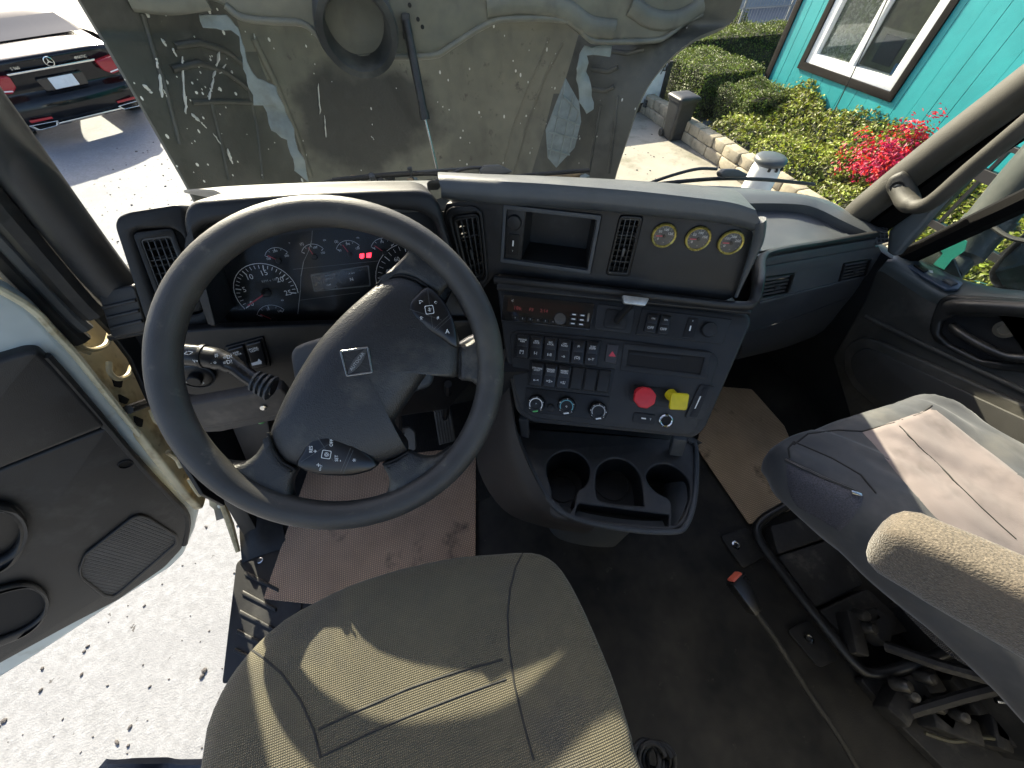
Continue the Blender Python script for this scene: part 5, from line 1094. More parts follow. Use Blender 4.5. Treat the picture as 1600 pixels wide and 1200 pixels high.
HB2 = M('hood_beam', (.115, .115, .090), .42, bump=[(60, .3, 'n')], var=(4, .3), dust=[((.20, .19, .135), 3.5, .46, .80), ((.06, .058, .046), 5, .55, .80), ((.5, .5, .42), 60, .72, .77)])
plate('cross_beam', HF2, edge, -.09, 0, HB2, hood, bev=.022, rc=.02, smooth=70)
obj('beam_lip', tube(cr([HF2.px(u, v - 4, -.004) for u, v in edge[4:23]], 4), .010, 8), HB2, hood, 80)
# flowing ribs pressed into the beam
for pth in ([(760, 10), (820, 4), (880, 14), (920, 40), (960, 46)], [(985, 8), (1020, 30), (1060, 30), (1100, 6)], [(200, -4), (260, 2), (320, -6)]):
    obj('pressed_rib', tube(cr([HF2.px(u, v, .0) for u, v in pth], 5), .030, 10, up=(0, -1, 0), flat=.35), HB2, hood, 80)
for pth, r_ in (([(272, 72), (310, 66), (350, 78), (386, 104)], .010), ([(268, 108), (310, 98), (352, 112), (392, 142)], .010), ([(222, 20), (240, 80), (262, 150), (284, 236)], .008), ([(300, 160), (345, 158), (400, 160)], .008), ([(330, 160), (345, 220), (360, 290)], .007), ([(386, 130), (402, 200), (412, 290)], .007),
               ([(925, 108), (950, 112), (968, 104)], .009), ([(922, 138), (946, 142), (962, 134)], .009), ([(938, 165), (930, 210), (918, 280)], .008), ([(955, 80), (980, 84), (1010, 76)], .008), ([(880, 66), (852, 120), (822, 200), (800, 280)], .006), ([(858, 62), (828, 130), (800, 200), (782, 280)], .005), ([(396, 60), (430, 130), (462, 205), (488, 285)], .012), ([(965, 150), (960, 200), (950, 280)], .007)):
    pts = []
    for k in range(len(pth) - 1):
        for i in range(8):
            p = cast(ht, pth[k][0] + (pth[k + 1][0] - pth[k][0]) * i / 8, pth[k][1] + (pth[k + 1][1] - pth[k][1]) * i / 8, .0)
            if p: pts.append(p)
    if len(pts) > 3: obj('stiffening_rib', tube(pts, r_, 8), HD2 if (pth[0][0] < 395 or pth[0][0] > 900) else HD, hood, 80)
RAG = M('torn_liner', (.20, .235, .225), .6, var=(14, .2), dust=((.14, .15, .13), 9, .5, .72), bump=(25, .5, 'n'))
HF3 = Frame((0, 1.74, 0), (1, 0, 0), (0, 0, 1))
for q in ([(312, 24), (356, 22), (375, 44), (384, 87), (403, 122), (431, 134), (447, 175), (475, 250), (481, 281), (462, 265), (450, 219), (425, 200), (412, 165), (397, 162), (390, 137), (378, 87), (372, 47), (319, 44)], [(916, 72), (956, 70), (950, 86), (916, 87), (920, 122), (923, 147), (926, 169), (916, 175), (905, 160), (900, 106), (903, 84)]):
    qq = []
    for i in range(len(q)):
        a, b = q[i], q[(i + 1) % len(q)]; m_ = max(1, int(math.hypot(b[0] - a[0], b[1] - a[1]) / 9))
        for j in range(m_): qq.append((a[0] + (b[0] - a[0]) * j / m_ + random.uniform(-2.2, 2.2), a[1] + (b[1] - a[1]) * j / m_ + random.uniform(-2.2, 2.2)))
    q2 = HF3.poly(qq); me = weld(plate_mesh(q2, (), .008, .002))
    bm = bmesh.new(); bm.from_mesh(me); bmesh.ops.triangulate(bm, faces=bm.faces); bmesh.ops.subdivide_edges(bm, edges=bm.edges[:], cuts=2, use_grid_fill=True)
    for v in bm.verts: v.co.z += .03 * noise.noise(V((v.co.x * 9, v.co.y * 14, 1.3)))
    bm.to_mesh(me); bm.free(); obj('torn_liner', place(me, HF3, 0), RAG, hood, 80)
# grid-like torn screen on the passenger side
sq = HF3.poly([(884, 122), (905, 160), (908, 190), (898, 231), (869, 262), (856, 247), (853, 203)])
sr = plate('torn_screen', HF3, sq, -.004, 0, M('screen_grey', (.17, .20, .20), .6, var=(20, .25)), hood, px=False, bev=0)
for a, b in (((884, 125), (858, 245)), ((896, 150), (872, 258)), ((904, 175), (888, 240)), ((880, 150), (904, 172)), ((866, 180), (906, 196)), ((858, 206), (902, 216)), ((856, 232), (890, 242))):
    obj('screen_wire', tube([HF3.px(*a, .001), HF3.px(*b, .001)], .0035, 6), RAG, sr)
# round air duct
dc = HF2.px(556, 36, .0)
dk = obj('air_duct', lathe(dc + V((0, 0, .012)), (0, -1, -.22), [(.118, -.04), (.122, .08), (.116, .10), (.098, .10), (.090, .085), (.088, .0), (.086, -.05)], 40, cap=False), M('duct_rubber', (.030, .032, .030), .5, bump=(40, .2, 'n'), var=(8, .3), dust=((.09, .09, .075), 8, .5, .8)), hood, 60)
obj('duct_plate', lathe(dc + V((0, 0, .012)), (0, -1, -.22), [(.089, -.022), (.089, -.018), (0, -.014)], 36), M('duct_inner', (.26, .255, .18), .5, var=(6, .25)), dk)
# gas strut
sa, sb_, se = HF2.px(634, 32, .02), on(664, 184, y=1.60), on(684, 268, y=1.56)
gs = obj('gas_strut', tube([sa, sb_], .0145, 12), M('strut_black', (.010, .010, .010), .4, var=(20, .3)), hood)
obj('strut_rod', tube([sb_, se], .0045, 10), CHROME, gs); obj('strut_collar', tube([sb_ + (sa - sb_).normalized() * .02, sb_ - (sa - sb_).normalized() * .006], .0175, 12), MATS['strut_black'], gs)
obj('strut_bracket', hexa([HF2.px(u, v, c_) for c_ in (.03, .0) for u, v in ((627, 20), (640, 20), (642, 62), (630, 62))], .004), MATS['strut_black'], gs)
for q in ((640, 8), (653, 30), (765, 14), (660, 42)): obj('bolt_hole', lathe(HF2.px(*q, .001), (0, -1, 0), [(.006, 0), (.006, .002), (0, .002)], 10), HOLE, hood)
# dried white splashes
SPL = M('white_splash', (.62, .62, .56), .7)
random.seed(3)
for (a, b, w_) in (((243, 86), (247, 108), .009), ((247, 110), (252, 152), .007), ((254, 140), (263, 154), .006), ((222, 132), (236, 146), .009), ((342, 80), (332, 122), .008), ((332, 122), (325, 158), .006), ((283, 88), (287, 160), .006), ((298, 177), (312, 190), .008), ((312, 190), (322, 200), .004), ((332, 208), (348, 230), .004), ((354, 232), (362, 256), .009), ((497, 130), (500, 178), .006), ((506, 180), (510, 214), .006), ((225, 16), (232, 26), .007), ((251, 60), (258, 72), .008), ((268, 75), (276, 88), .007), ((352, 100), (342, 115), .006), ((558, 70), (560, 79), .008), ((360, 110), (364, 126), .006), ((290, 150), (289, 178), .005), ((478, 240), (478, 258), .004), ((396, 52), (400, 66), .006), ((580, 212), (584, 218), .005)):
    pa_ = cast(ht, *a, .003); pb_ = cast(ht, *b, .003)
    if pa_ and pb_:
        n_ = 7; pts = []
        for i in range(n_ + 1):
            f = i / n_; p = cast(ht, a[0] + (b[0] - a[0]) * f + random.uniform(-1, 1), a[1] + (b[1] - a[1]) * f, .003)
            if p: pts.append(p)
        if len(pts) > 2: obj('splash_mark', tube(pts, [w_ * (.35 + .65 * random.random()) * (.4 if i in (0, len(pts) - 1) else 1) for i in range(len(pts))], 6, flat=.5), SPL, hood)
bm = bmesh.new()
for k in range(170):
    u = random.choice((random.gauss(310, 50), random.uniform(200, 950), random.uniform(650, 1100))); v = random.uniform(2, 285)
    p = cast(ht, u, v, .002)
    if p is None: continue
    r_ = random.choice((.0016, .002, .003, .0045)); s = random.uniform(1, 2.2)
    vs = [bm.verts.new(p + V((r_ * math.cos(a), -.002, r_ * s * math.sin(a)))) for a in (0, 1.05, 2.1, 3.14, 4.2, 5.2)]; bm.faces.new(vs)
sp_ = obj('splash_speckle', bm, SPL, hood, 0); sp_['kind'] = 'stuff'

# ================================================================== COWL, WIPERS, AIR INTAKE
cw = empty('cowl', (.35, 1.25, .4), 'black cowl panel with hoses and cables below the windshield', 'cowl')
cr_ = []
for y_, z_ in ((1.09, .53), (1.14, .545), (1.22, .53), (1.34, .49), (1.40, .42), (1.42, .2)):
    cr_.append([V((x_, y_ - .22 * ((x_ - .35) / .95) ** 2, z_ - .30 * max(0, x_ - .55))) for x_ in (-.62, -.3, .05, .35, .65, 1.0, 1.30)])
obj('cowl_panel', thicken(loft(cr_, 5, 4), -.006), M('cowl_black', (.022, .024, .022), .5, bump=(60, .4, 'n'), var=(7, .4), dust=((.16, .155, .125), 5, .5, .72)), cw, 60)
for pts, r_, m_ in (([(486, 290), (540, 280), (620, 274), (700, 270)], .006, RUB), ([(500, 286), (580, 276), (660, 268), (742, 262)], .004, PLG), ([(520, 282), (640, 271), (720, 274), (800, 284)], .008, RUB), ([(745, 288), (800, 282), (860, 278), (905, 272)], .011, M('hose_tan', (.22, .15, .075), .6, var=(12, .3))), ([(640, 262), (642, 272), (644, 282)], .008, PLG), ([(880, 290), (900, 282), (930, 284), (955, 292)], .010, RUB)):
    obj('hose', tube(cr([on(u, v, y=1.33) for u, v in pts], 5), r_, 8), m_, cw)
for k in range(26):
    u = random.uniform(500, 950); p = on(u, random.uniform(276, 292), y=1.30 + random.uniform(-.03, .05))
    obj('debris', box(p, (random.uniform(.01, .05), random.uniform(.01, .03), random.uniform(.008, .02)), rot=Matrix.Rotation(random.uniform(0, 3), 3, 'Z'), bev=.002), random.choice((RAG, RUB, PLG, MATS['hose_tan'])), cw)
def wiper(lab, blade, arm, head, y_):
    w_ = empty('windshield_wiper', on(*arm[0], y=y_), lab, 'wiper', 'windshield wipers')
    obj('blade', tube(cr([on(u, v, y=y_) for u, v in blade], 5), .0065, 8), RUB, w_); obj('arm', tube(cr([on(u, v, y=y_ - .012) for u, v in arm], 5), .005, 8), M('wiper_black', (.014, .015, .016), .35), w_)
    hf = Frame(on(*head[0], y=y_ - .02), (1, 0, 0), (0, .3, 1)); plate('blade_holder', hf, head, -.012, .012, M('wiper_grey', (.06, .065, .068), .4), w_, bev=.004, rc=.006)
wiper('driver side wiper lying across the cowl in front of the hood', [(672, 290), (740, 281), (800, 276), (860, 271), (920, 266)], [(668, 290), (700, 274), (725, 264), (748, 262), (775, 266)], [(748, 266), (756, 258), (780, 257), (800, 267), (792, 272), (752, 276)], 1.20)
wiper('passenger side wiper lying toward the white air intake', [(1004, 291), (1060, 284), (1130, 279), (1200, 281), (1272, 288)], [(1004, 290), (1050, 274), (1090, 264), (1120, 264)], [(1122, 270), (1130, 264), (1150, 264), (1166, 272), (1160, 277), (1124, 277)], 1.08)
ai = empty('air_intake', on(1200, 262, y=1.38) + V((0, 0, -.6)), 'white cylindrical air intake with dark cap beside the hedge', 'air intake')
ac = on(1202, 254, y=1.38)
WHT = M('white_paint', (.72, .74, .74), .35, var=(10, .08), coat=.2)
obj('canister', lathe(ac, (0, 0, 1), [(.062, -.62), (.062, -.03), (.058, -.01), (.055, .0)], 32), WHT, ai, 50)
obj('cap', lathe(ac, (0, 0, 1), [(.057, -.004), (.065, .003), (.068, .009), (.067, .018), (.060, .025), (.04, .029), (0, .030)], 32), M('cap_grey', (.05, .058, .062), .4, var=(10, .2)), ai, 50)
for k in range(3): obj('clamp', box(ac + V((.064 * math.cos(-2.2 + k * .5), .064 * math.sin(-2.2 + k * .5), -.008)), (.011, .010, .014), bev=.003), RUB, ai)
obj('intake_base', lathe(ac, (0, 0, 1), [(.10, -.75), (.10, -.6), (.08, -.56)], 24), RUB, ai)
an = empty('whip_antenna', on(1262, 250, y=1.2), 'thin black whip antenna rising in front of the turquoise building', 'antenna')
obj('rod', tube([on(1248, 285, y=1.25), on(1330, 120, y=1.1), on(1405, -40, y=.98)], .0016, 6), RUB, an)
# mirror assembly outside the passenger window
mr = empty('side_mirror', (1.75, .6, .4), 'grey side mirror arm and housing outside the passenger window', 'mirror')
MG = M('mirror_grey', (.030, .038, .034), .5, var=(8, .2), dust=((.06, .065, .058), 10, .5, .8))
obj('arm', tube(cr([on(1475, 428, x=1.50), on(1500, 400, x=1.55), on(1545, 345, x=1.58), on(1600, 280, x=1.60), on(1700, 170, x=1.62)], 5), [.040] * 5 + [.052] * 16, 14), MG, mr)
obj('arm_collar', tube([on(1540, 352, x=1.578), on(1549, 341, x=1.581)], .056, 16), MG, mr)
obj('cable', tube(cr([on(1545, 350, x=1.53), on(1580, 372, x=1.52), on(1640, 382, x=1.52)], 5), .006, 8), RUB, mr)
hfm = Frame((1.62, 0, 0), (0, -1, 0), (0, 0, 1))
plate('housing', hfm, [(1540, 425), (1560, 400), (1610, 350), (1700, 300), (1700, 480), (1560, 458), (1542, 442)], -.06, 0, RUB, mr, bev=.015, rc=.02)
plate('mirror_glass', hfm, [(1556, 425), (1570, 405), (1615, 365), (1690, 320), (1690, 465), (1570, 448)], .0, .004, M('mirror_face', (.75, .76, .74), .05, metal=1), mr, bev=0)
obj('base', hexa([on(u, v, x=x_) for x_ in (1.42, 1.56) for u, v in ((1436, 372), (1486, 392), (1506, 440), (1440, 412))], .01), MG, mr)
stf = Frame((1.415, 0, 0), (0, -1, 0), (0, 0, 1))
plate('turquoise_patch', stf, [(1459, 378), (1472, 369), (1483, 373), (1492, 368), (1512, 377), (1508, 392), (1488, 406), (1476, 421), (1459, 413), (1474, 396)], 0, .002, M('teal_patch', (.015, .19, .15), .5), mr, bev=0)  # flat turquoise shape in front of the mirror base

# ================================================================== OUTSIDE: GROUND
GZ = -1.55
GR = M('gravel_ground', (.205, .211, .226), .9, bump=[(30, .8, 'n'), (120, .6, 'vor')], var=(30, .18), dust=[((.05, .047, .045), 9, .665, .70), ((.17, .175, .19), .6, .5, .7), ((.04, .04, .035), 45, .70, .74)])
bm = bmesh.new(); s_ = 400
vs = [bm.verts.new((x, y, GZ)) for x, y in ((-s_, -s_), (s_, -s_), (s_, s_), (-s_, s_))]; bm.faces.new(vs)
struct(obj('ground', bm, GR, smooth=0))
# concrete apron by the planting bed
CON = M('concrete', (.26, .24, .20), .85, bump=(40, .3, 'n'), var=(1.5, .15), dust=[((.15, .14, .10), 1.3, .52, .68), ((.07, .065, .05), 12, .64, .72)])
bm = bmesh.new()
vs = [bm.verts.new((x, y, GZ + .004)) for x, y in ((2.6, 1.0), (5.1, 1.0), (5.1, 9.5), (2.6, 9.5))]; bm.faces.new(vs); struct(obj('driveway', bm, CON, smooth=0))
# loose stones
bm = bmesh.new(); random.seed(11)
for k in range(1300):
    a = random.random()
    x_, y_ = (random.uniform(-4.5, -.75), random.uniform(-.4, 9)) if a < .8 else (random.uniform(2.2, 5), random.uniform(2, 7))
    r_ = random.choice((.004, .005, .006, .009, .013)) * random.uniform(.7, 1.3)
    t = bmesh.ops.create_icosphere(bm, subdivisions=1, radius=r_, matrix=Matrix.Translation((x_, y_, GZ + r_ * .3)) @ Matrix.Rotation(random.uniform(0, 3), 4, 'Z') @ Matrix.Diagonal((random.uniform(.6, 1.6), random.uniform(.6, 1.4), .6, 1)))
lo_ = obj('gravel', bm, M('stone_dark', (.06, .055, .055), .9, var=(30, .4)), smooth=0); tag(lo_, 'dark loose stones scattered over the pale gravel yard', 'gravel', kind='stuff')

# ================================================================== BLACK CAR
car = empty('parked_car', (0, 0, 0), 'black saloon car parked tail first at the edge of the yard', 'car')
CARP = M('car_black', (.004, .0045, .006), .15, spec=.25, coat=.25, var=(3, .2))
cp = on(118, 186, z=GZ + .27)
CP = V((cp.x + .25, cp.y, GZ)); ang = math.atan2(-cp.x, cp.y) * 1.2
rotm = Matrix.Translation(CP) @ Matrix.Rotation(ang, 4, 'Z') @ Matrix.Scale(1.06, 4)
car.location = CP
def cobj(name, bm_, m_, par, smooth=60):
    bmesh.ops.transform(bm_, matrix=rotm, verts=bm_.verts); return obj(name, bm_, m_, par, smooth)
prof = [(.25, .22, .78), (.06, .24, .90), (-.02, .33, .95), (-.03, .48, .965), (.0, .60, .97), (.07, .66, .955), (.06, .78, .95), (.05, .90, .93), (.03, 1.02, .90), (.07, 1.07, .87), (.30, 1.10, .86), (.75, 1.13, .84), (1.25, 1.33, .72), (1.7, 1.44, .66), (2.6, 1.46, .66), (3.2, 1.25, .74), (3.7, 1.02, .85), (4.7, .9, .82), (5.0, .6, .85), (5.05, .3, .85)]
rows = []
for y_, z_, w_ in prof:
    row = []
    for k in range(-10, 11):
        s = k / 10; row.append(V((s * w_, y_ + (.16 * abs(s) ** 3 if y_ < .5 else -.1 * abs(s) ** 3 if y_ > 4 else 0), z_ - .03 * abs(s) ** 4)))
    rows.append(row)
bm = loft([[r[i] for i in range(0, 21, 2)] for r in rows], 3, 3)
body = cobj('body', bm, CARP, car)
cobj('rear_window', loft([[V((s * w_ * .92, y_ - .004, z_ + .008)) for s in (-1, -.5, 0, .5, 1)] for y_, z_, w_ in ((.80, 1.150, .82), (1.02, 1.238, .78), (1.25, 1.335, .72))], 3, 3), M('car_glass', (.006, .008, .009), .05, coat=.6), car)
for s in (-1, 1):   # flanks
    pr_ = [[V((s * (w_ - .0), y_ + .16 if y_ < .5 else y_, z_ - .03)) for y_, z_, w_ in prof[:14:1]]]
    side = [(.16, .25), (.14, .60), (.20, 1.03), (.45, 1.07), (.9, 1.10), (2.3, 1.05), (3.7, 1.0), (4.9, .85), (4.9, .3)]
    bmx = bmesh.new(); bmx.faces.new([bmx.verts.new((s * .955, y_, z_)) for y_, z_ in side]); cobj('side_panel', thicken(bmx, .01), CARP, car, 30)
    for y_ in (1.05, 4.1):
        wbm = lathe((s * .95, y_, .34), (s, 0, 0), [(.34, -.22), (.34, -.02), (.30, .01), (.22, .0), (0, -.02)], 24); w_ = cobj('wheel', wbm, RUB, car)
        r2_ = lathe((s * .955, y_, .34), (s, 0, 0), [(.22, -.03), (.21, .005), (.1, .0), (0, .01)], 20); cobj('rim', r2_, CHROME, w_)
class ScaledFrame(Frame):
    def __init__(s, o, ex, ey, k): super().__init__(o, ex, ey); s.ex = s.ex * k; s.ey = s.ey * k; s.n = s.n * k
carf = ScaledFrame(rotm @ V((0, .02, 0)), rotm.to_3x3() @ V((1, 0, 0)), (0, 0, 1), 1.06)
TAIL = M('tail_red', (.11, .003, .008), .2, coat=.4, emit=((1, .02, .06), .03))
for s in (-1, 1):
    q = [(s * .55, .90), (s * .86, .93), (s * .93, .84), (s * .90, .76), (s * .66, .72), (s * .57, .78)]
    tl_ = plate('tail_light', carf, q if s > 0 else q[::-1], -.12, .05, TAIL, car, px=False, bev=.012, rc=.02)
    plate('lamp_strip', carf, [(s * .64, .74), (s * .90, .775), (s * .90, .79), (s * .64, .755)] if s > 0 else [(s * .90, .775), (s * .64, .74), (s * .64, .755), (s * .90, .79)], .05, .056, WHITEINK, tl_, px=False, bev=0)
    plate('exhaust_tip', carf, rounded([(s * .42, .33), (s * .80, .345), (s * .74, .26), (s * .46, .265)] if s > 0 else [(s * .80, .345), (s * .42, .33), (s * .46, .265), (s * .74, .26)], .02), .02, .075, CHROME, car, px=False, bev=.006, holes=[rounded([(s * .46, .318), (s * .75, .33), (s * .71, .275), (s * .49, .277)] if s > 0 else [(s * .75, .33), (s * .46, .318), (s * .49, .277), (s * .71, .275)], .015)])
    plate('reflector', carf, [(s * .46, .385), (s * .74, .395), (s * .74, .365), (s * .46, .36)] if s > 0 else [(s * .74, .395), (s * .46, .385), (s * .46, .36), (s * .74, .365)], .03, .062, TAIL, car, px=False, bev=.002)
plate('bumper_strip', carf, [(-.46, .30), (.46, .30), (.46, .275), (-.46, .275)], .02, .07, CHROME, car, px=False, bev=.004)
plate('trunk_strip', carf, [(-.56, .93), (.56, .93), (.55, .905), (-.55, .905)], .0, .03, CHROME, car, px=False, bev=.005)
plate('plate_recess', carf, [(-.30, .82), (.30, .82), (.28, .66), (-.28, .66)], -.02, .012, GLOSS, car, px=False, bev=.004, rc=.03)
plate('licence_plate', carf, [(-.16, .81), (.16, .81), (.16, .67), (-.16, .67)], .012, .018, WHT, car, px=False, bev=.002, rc=.01)
eb = obj('star_badge', lathe(carf.pt(0, .985, .02), carf.n, [(.063, 0), (.063, .014), (.054, .016), (.052, 0)], 28, cap=False), CHROME, car)
for k in range(3):
    a = D(90 + 120 * k); bm = bmesh.new(); n_ = (math.cos(a), math.sin(a)); t_ = (-n_[1], n_[0])
    vs = [bm.verts.new(carf.pt(p[0], .985 + p[1], .03)) for p in ((t_[0] * .008, t_[1] * .008), (n_[0] * .048, n_[1] * .048), (-t_[0] * .008, -t_[1] * .008))]; bm.faces.new(vs); obj('star_point', bm, CHROME, eb, 0)
text('badge_lettering', '4MATIC', carf, (.40, .975), .034, CHROME, car, .045, px=False); text('badge_lettering', 'S 560', carf, (-.42, .975), .034, CHROME, car, .045, px=False)

# ================================================================== TURQUOISE BUILDING
WX = 7.0
bl = empty('turquoise_building', (WX + 2, 2, GZ), 'bright turquoise building with vertical boards and a white framed window', 'building')
TEAL = M('teal_paint', (.008, .235, .255), .5, bump=(30, .15, 'n'), var=(1.6, .10), dust=((.012, .28, .30), 3, .5, .8))
BW = Frame((WX, 0, 0), (0, -1, 0), (0, 0, 1))
yc = on(1185, 155, x=WX).y
b0_ = on(1250, 105, x=WX); b1_ = on(1395, 155, x=WX); wz = (b0_.z + b1_.z) / 2; wy0, wy1 = b0_.y, b1_.y; wh = 1.45
obj('wall_core', box((WX + 2.1, (yc - 9) / 2, GZ + 2.0), (3.9, yc + 9 - .1, 4.0)), M('wall_core', (.004, .05, .055), .9), bl)
step = .22; y_ = yc - .02; k = 0
while y_ > -3:
    yb = y_ - step + .004
    cuts = [(y_, yb, 0)]
    if y_ > wy1 and yb < wy0:
        a, b = min(y_, wy0), max(yb, wy1); cuts = [(a, b, 1)] + ([(y_, a, 0)] if y_ > a + .01 else []) + ([(b, yb, 0)] if b > yb + .01 else [])
    for ya_, yb_, win in cuts:
        for z0_, z1_ in ([(GZ + .02, wz), (wz + wh, GZ + 4.0)] if win else [(GZ + .02, GZ + 4.0)]):
            obj('siding_board', box((WX - .010 + .0015 * (k % 3), (ya_ + yb_) / 2, (z0_ + z1_) / 2), (.022, ya_ - yb_, z1_ - z0_), bev=.002), TEAL, bl, 20)
    y_ -= step; k += 1
DKT = M('trim_dark', (.008, .007, .007), .7, spec=.15, var=(10, .3))
plate('corner_post', BW, [(-yc - .06, GZ), (-yc + .05, GZ), (-yc + .05, GZ + 4), (-yc - .06, GZ + 4)], 0, .04, DKT, bl, px=False, bev=.003)
wr = [(-wy0, wz), (-wy1, wz), (-wy1, wz + wh), (-wy0, wz + wh)]
def rin(r_, d): return [(r_[0][0] + d, r_[0][1] + d), (r_[1][0] - d, r_[1][1] + d), (r_[2][0] - d, r_[2][1] - d), (r_[3][0] + d, r_[3][1] - d)]
wn = plate('window', BW, rin(wr, -.02), -.10, .045, DKT, bl, px=False, holes=[rin(wr, .075)], bev=.004)
plate('window_frame', BW, rin(wr, .076), -.08, .025, WHT, wn, px=False, holes=[[(wr[0][0] + .20, wz + .20), ((wr[0][0] + wr[1][0]) / 2 - .045, wz + .20), ((wr[0][0] + wr[1][0]) / 2 - .045, wz + wh - .2), (wr[0][0] + .20, wz + wh - .2)], [((wr[0][0] + wr[1][0]) / 2 + .045, wz + .20), (wr[1][0] - .20, wz + .20), (wr[1][0] - .20, wz + wh - .2), ((wr[0][0] + wr[1][0]) / 2 + .045, wz + wh - .2)]], bev=.006)
mid = (wr[0][0] + wr[1][0]) / 2
pane1 = [(wr[0][0] + .19, wz + .19), (mid - .04, wz + .19), (mid - .04, wz + wh - .19), (wr[0][0] + .19, wz + wh - .19)]; pane2 = [(mid + .04, wz + .19), (wr[1][0] - .19, wz + .19), (wr[1][0] - .19, wz + wh - .19), (mid + .04, wz + wh - .19)]
WG = glass('house_glass', (.85, .88, .86), .9, 0)
plate('pane', BW, pane1, -.06, -.055, WG, wn, px=False, bev=0); plate('pane', BW, pane2, -.06, -.055, WG, wn, px=False, bev=0)
LEAFREFL = M('leaf_reflection', (.05, .065, .03), .7, dust=[((.42, .44, .36), 26, .46, .56), ((.12, .17, .05), 14, .5, .6)])  # foliage reflection in the left pane, painted as a leafy pattern
plate('leaf_reflection', BW, pane1, -.075, -.066, LEAFREFL, wn, px=False, bev=0)
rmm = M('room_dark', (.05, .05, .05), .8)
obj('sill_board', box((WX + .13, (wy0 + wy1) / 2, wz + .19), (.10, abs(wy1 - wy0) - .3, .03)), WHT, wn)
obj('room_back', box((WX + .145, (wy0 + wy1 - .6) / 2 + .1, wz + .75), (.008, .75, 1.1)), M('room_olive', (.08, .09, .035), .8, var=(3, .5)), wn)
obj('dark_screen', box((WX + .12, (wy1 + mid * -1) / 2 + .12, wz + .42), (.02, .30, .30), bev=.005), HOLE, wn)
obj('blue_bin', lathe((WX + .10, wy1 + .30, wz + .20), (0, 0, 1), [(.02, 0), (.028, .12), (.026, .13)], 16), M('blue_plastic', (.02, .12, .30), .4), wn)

# ================================================================== PLANTS
def leafmat(name, col, var_=.4, yellow=None):
    m = M(name, col, .55, var=(1.8, var_)); n = m.node_tree.nodes; L = m.node_tree.links; p = n['Principled BSDF']
    oi = n.new('ShaderNodeNewGeometry'); src = p.inputs['Base Color'].links[0].from_socket
    hs_ = n.new('ShaderNodeHueSaturation'); L.new(src, hs_.inputs['Color'])
    r = n.new('ShaderNodeMapRange'); r.inputs['To Min'].default_value = .35; r.inputs['To Max'].default_value = 1.65; L.new(oi.outputs['Random Per Island'], r.inputs['Value']); L.new(r.outputs[0], hs_.inputs['Value'])
    r2 = n.new('ShaderNodeMapRange'); r2.inputs['To Min'].default_value = .47; r2.inputs['To Max'].default_value = .52; L.new(oi.outputs['Random Per Island'], r2.inputs['Value']); L.new(r2.outputs[0], hs_.inputs['Hue'])
    L.new(hs_.outputs[0], p.inputs['Base Color'])
    p.inputs['Transmission Weight'].default_value = 0; p.inputs['Subsurface Weight'].default_value = 0
    tr = n.new('ShaderNodeBsdfTranslucent'); L.new(hs_.outputs[0], tr.inputs[0]); mx = n.new('ShaderNodeMixShader'); mx.inputs[0].default_value = .35
    o_ = n['Material Output']; L.new(p.outputs[0], mx.inputs[1]); L.new(tr.outputs[0], mx.inputs[2]); L.new(mx.outputs[0], o_.inputs[0]); return m
L1 = leafmat('hedge_leaf', (.095, .130, .020)); L2 = leafmat('bush_leaf', (.165, .190, .018)); L3 = leafmat('ivy_leaf', (.17, .19, .025)); FLW = leafmat('flower_pink', (.45, .010, .045), .25)
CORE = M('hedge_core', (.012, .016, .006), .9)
def leaf(bm, p, nrm, s, rnd):
    n_ = (nrm + V((rnd.gauss(0, .5), rnd.gauss(0, .5), rnd.gauss(0, .5)))).normalized(); t = n_.orthogonal().normalized(); t = (t * math.cos(rnd.random() * 6.28) + n_.cross(t) * math.sin(rnd.random() * 6.28)); t = (Matrix.Rotation(rnd.uniform(0, 6.28), 3, n_) @ t).normalized(); b = n_.cross(t)
    l = s * rnd.uniform(.7, 1.3); w_ = l * .55
    v = [bm.verts.new(q) for q in (p - t * l * .5, p + b * w_ * .5 + n_ * l * .08, p + t * l * .5 - n_ * l * .1, p - b * w_ * .5 + n_ * l * .08)]; bm.faces.new(v)
def hedge(name, lab, cat, verts_fn, n, s, mat, core=None, seed=1, base=None, group=None):
    rnd = random.Random(seed); h = empty(name, base, lab, cat, group); bm = bmesh.new()
    for k in range(n):
        p, nr = verts_fn(rnd); leaf(bm, p, nr, s, rnd)
    obj('foliage', bm, mat, h, 0)
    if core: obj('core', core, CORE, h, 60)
    return h
def boxhedge(x0, x1, y0, y1, z0, z1, bump_=.05):
    def fn(r):
        while True:
            a = r.random(); x, y = r.uniform(x0, x1), r.uniform(y0, y1); z = z0 + (z1 - z0) * (r.random() ** .8)
            if a < .50: z, nr = z1, V((0, 0, 1))
            elif a < .70: y, nr = y0, V((0, -1, .3))
            elif a < .95: x, nr = x0, V((-1, 0, .3))
            else: x, nr = x1, V((1, 0, .3))
            q = V((x, y, z)); d = noise.noise(q * 2.2) * bump_ * 1.6 + noise.noise(q * 6) * bump_ * .6
            return q + nr.normalized() * (d + r.gauss(0, .022)), nr
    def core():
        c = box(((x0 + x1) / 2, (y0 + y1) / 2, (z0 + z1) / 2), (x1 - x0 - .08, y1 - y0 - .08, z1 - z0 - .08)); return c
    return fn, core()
def add_hedge(lab, x0, x1, y0, y1, z1, n, s, m, seed, cat='hedge', name='clipped_hedge', bump_=.035):
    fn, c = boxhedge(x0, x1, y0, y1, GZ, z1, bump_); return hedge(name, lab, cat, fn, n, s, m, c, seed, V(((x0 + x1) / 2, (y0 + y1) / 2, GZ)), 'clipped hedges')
add_hedge('long clipped hedge at the back below the wire fence', 6.9, 10.4, 9.2, 10.2, -.78, 13000, .042, L1, 1)
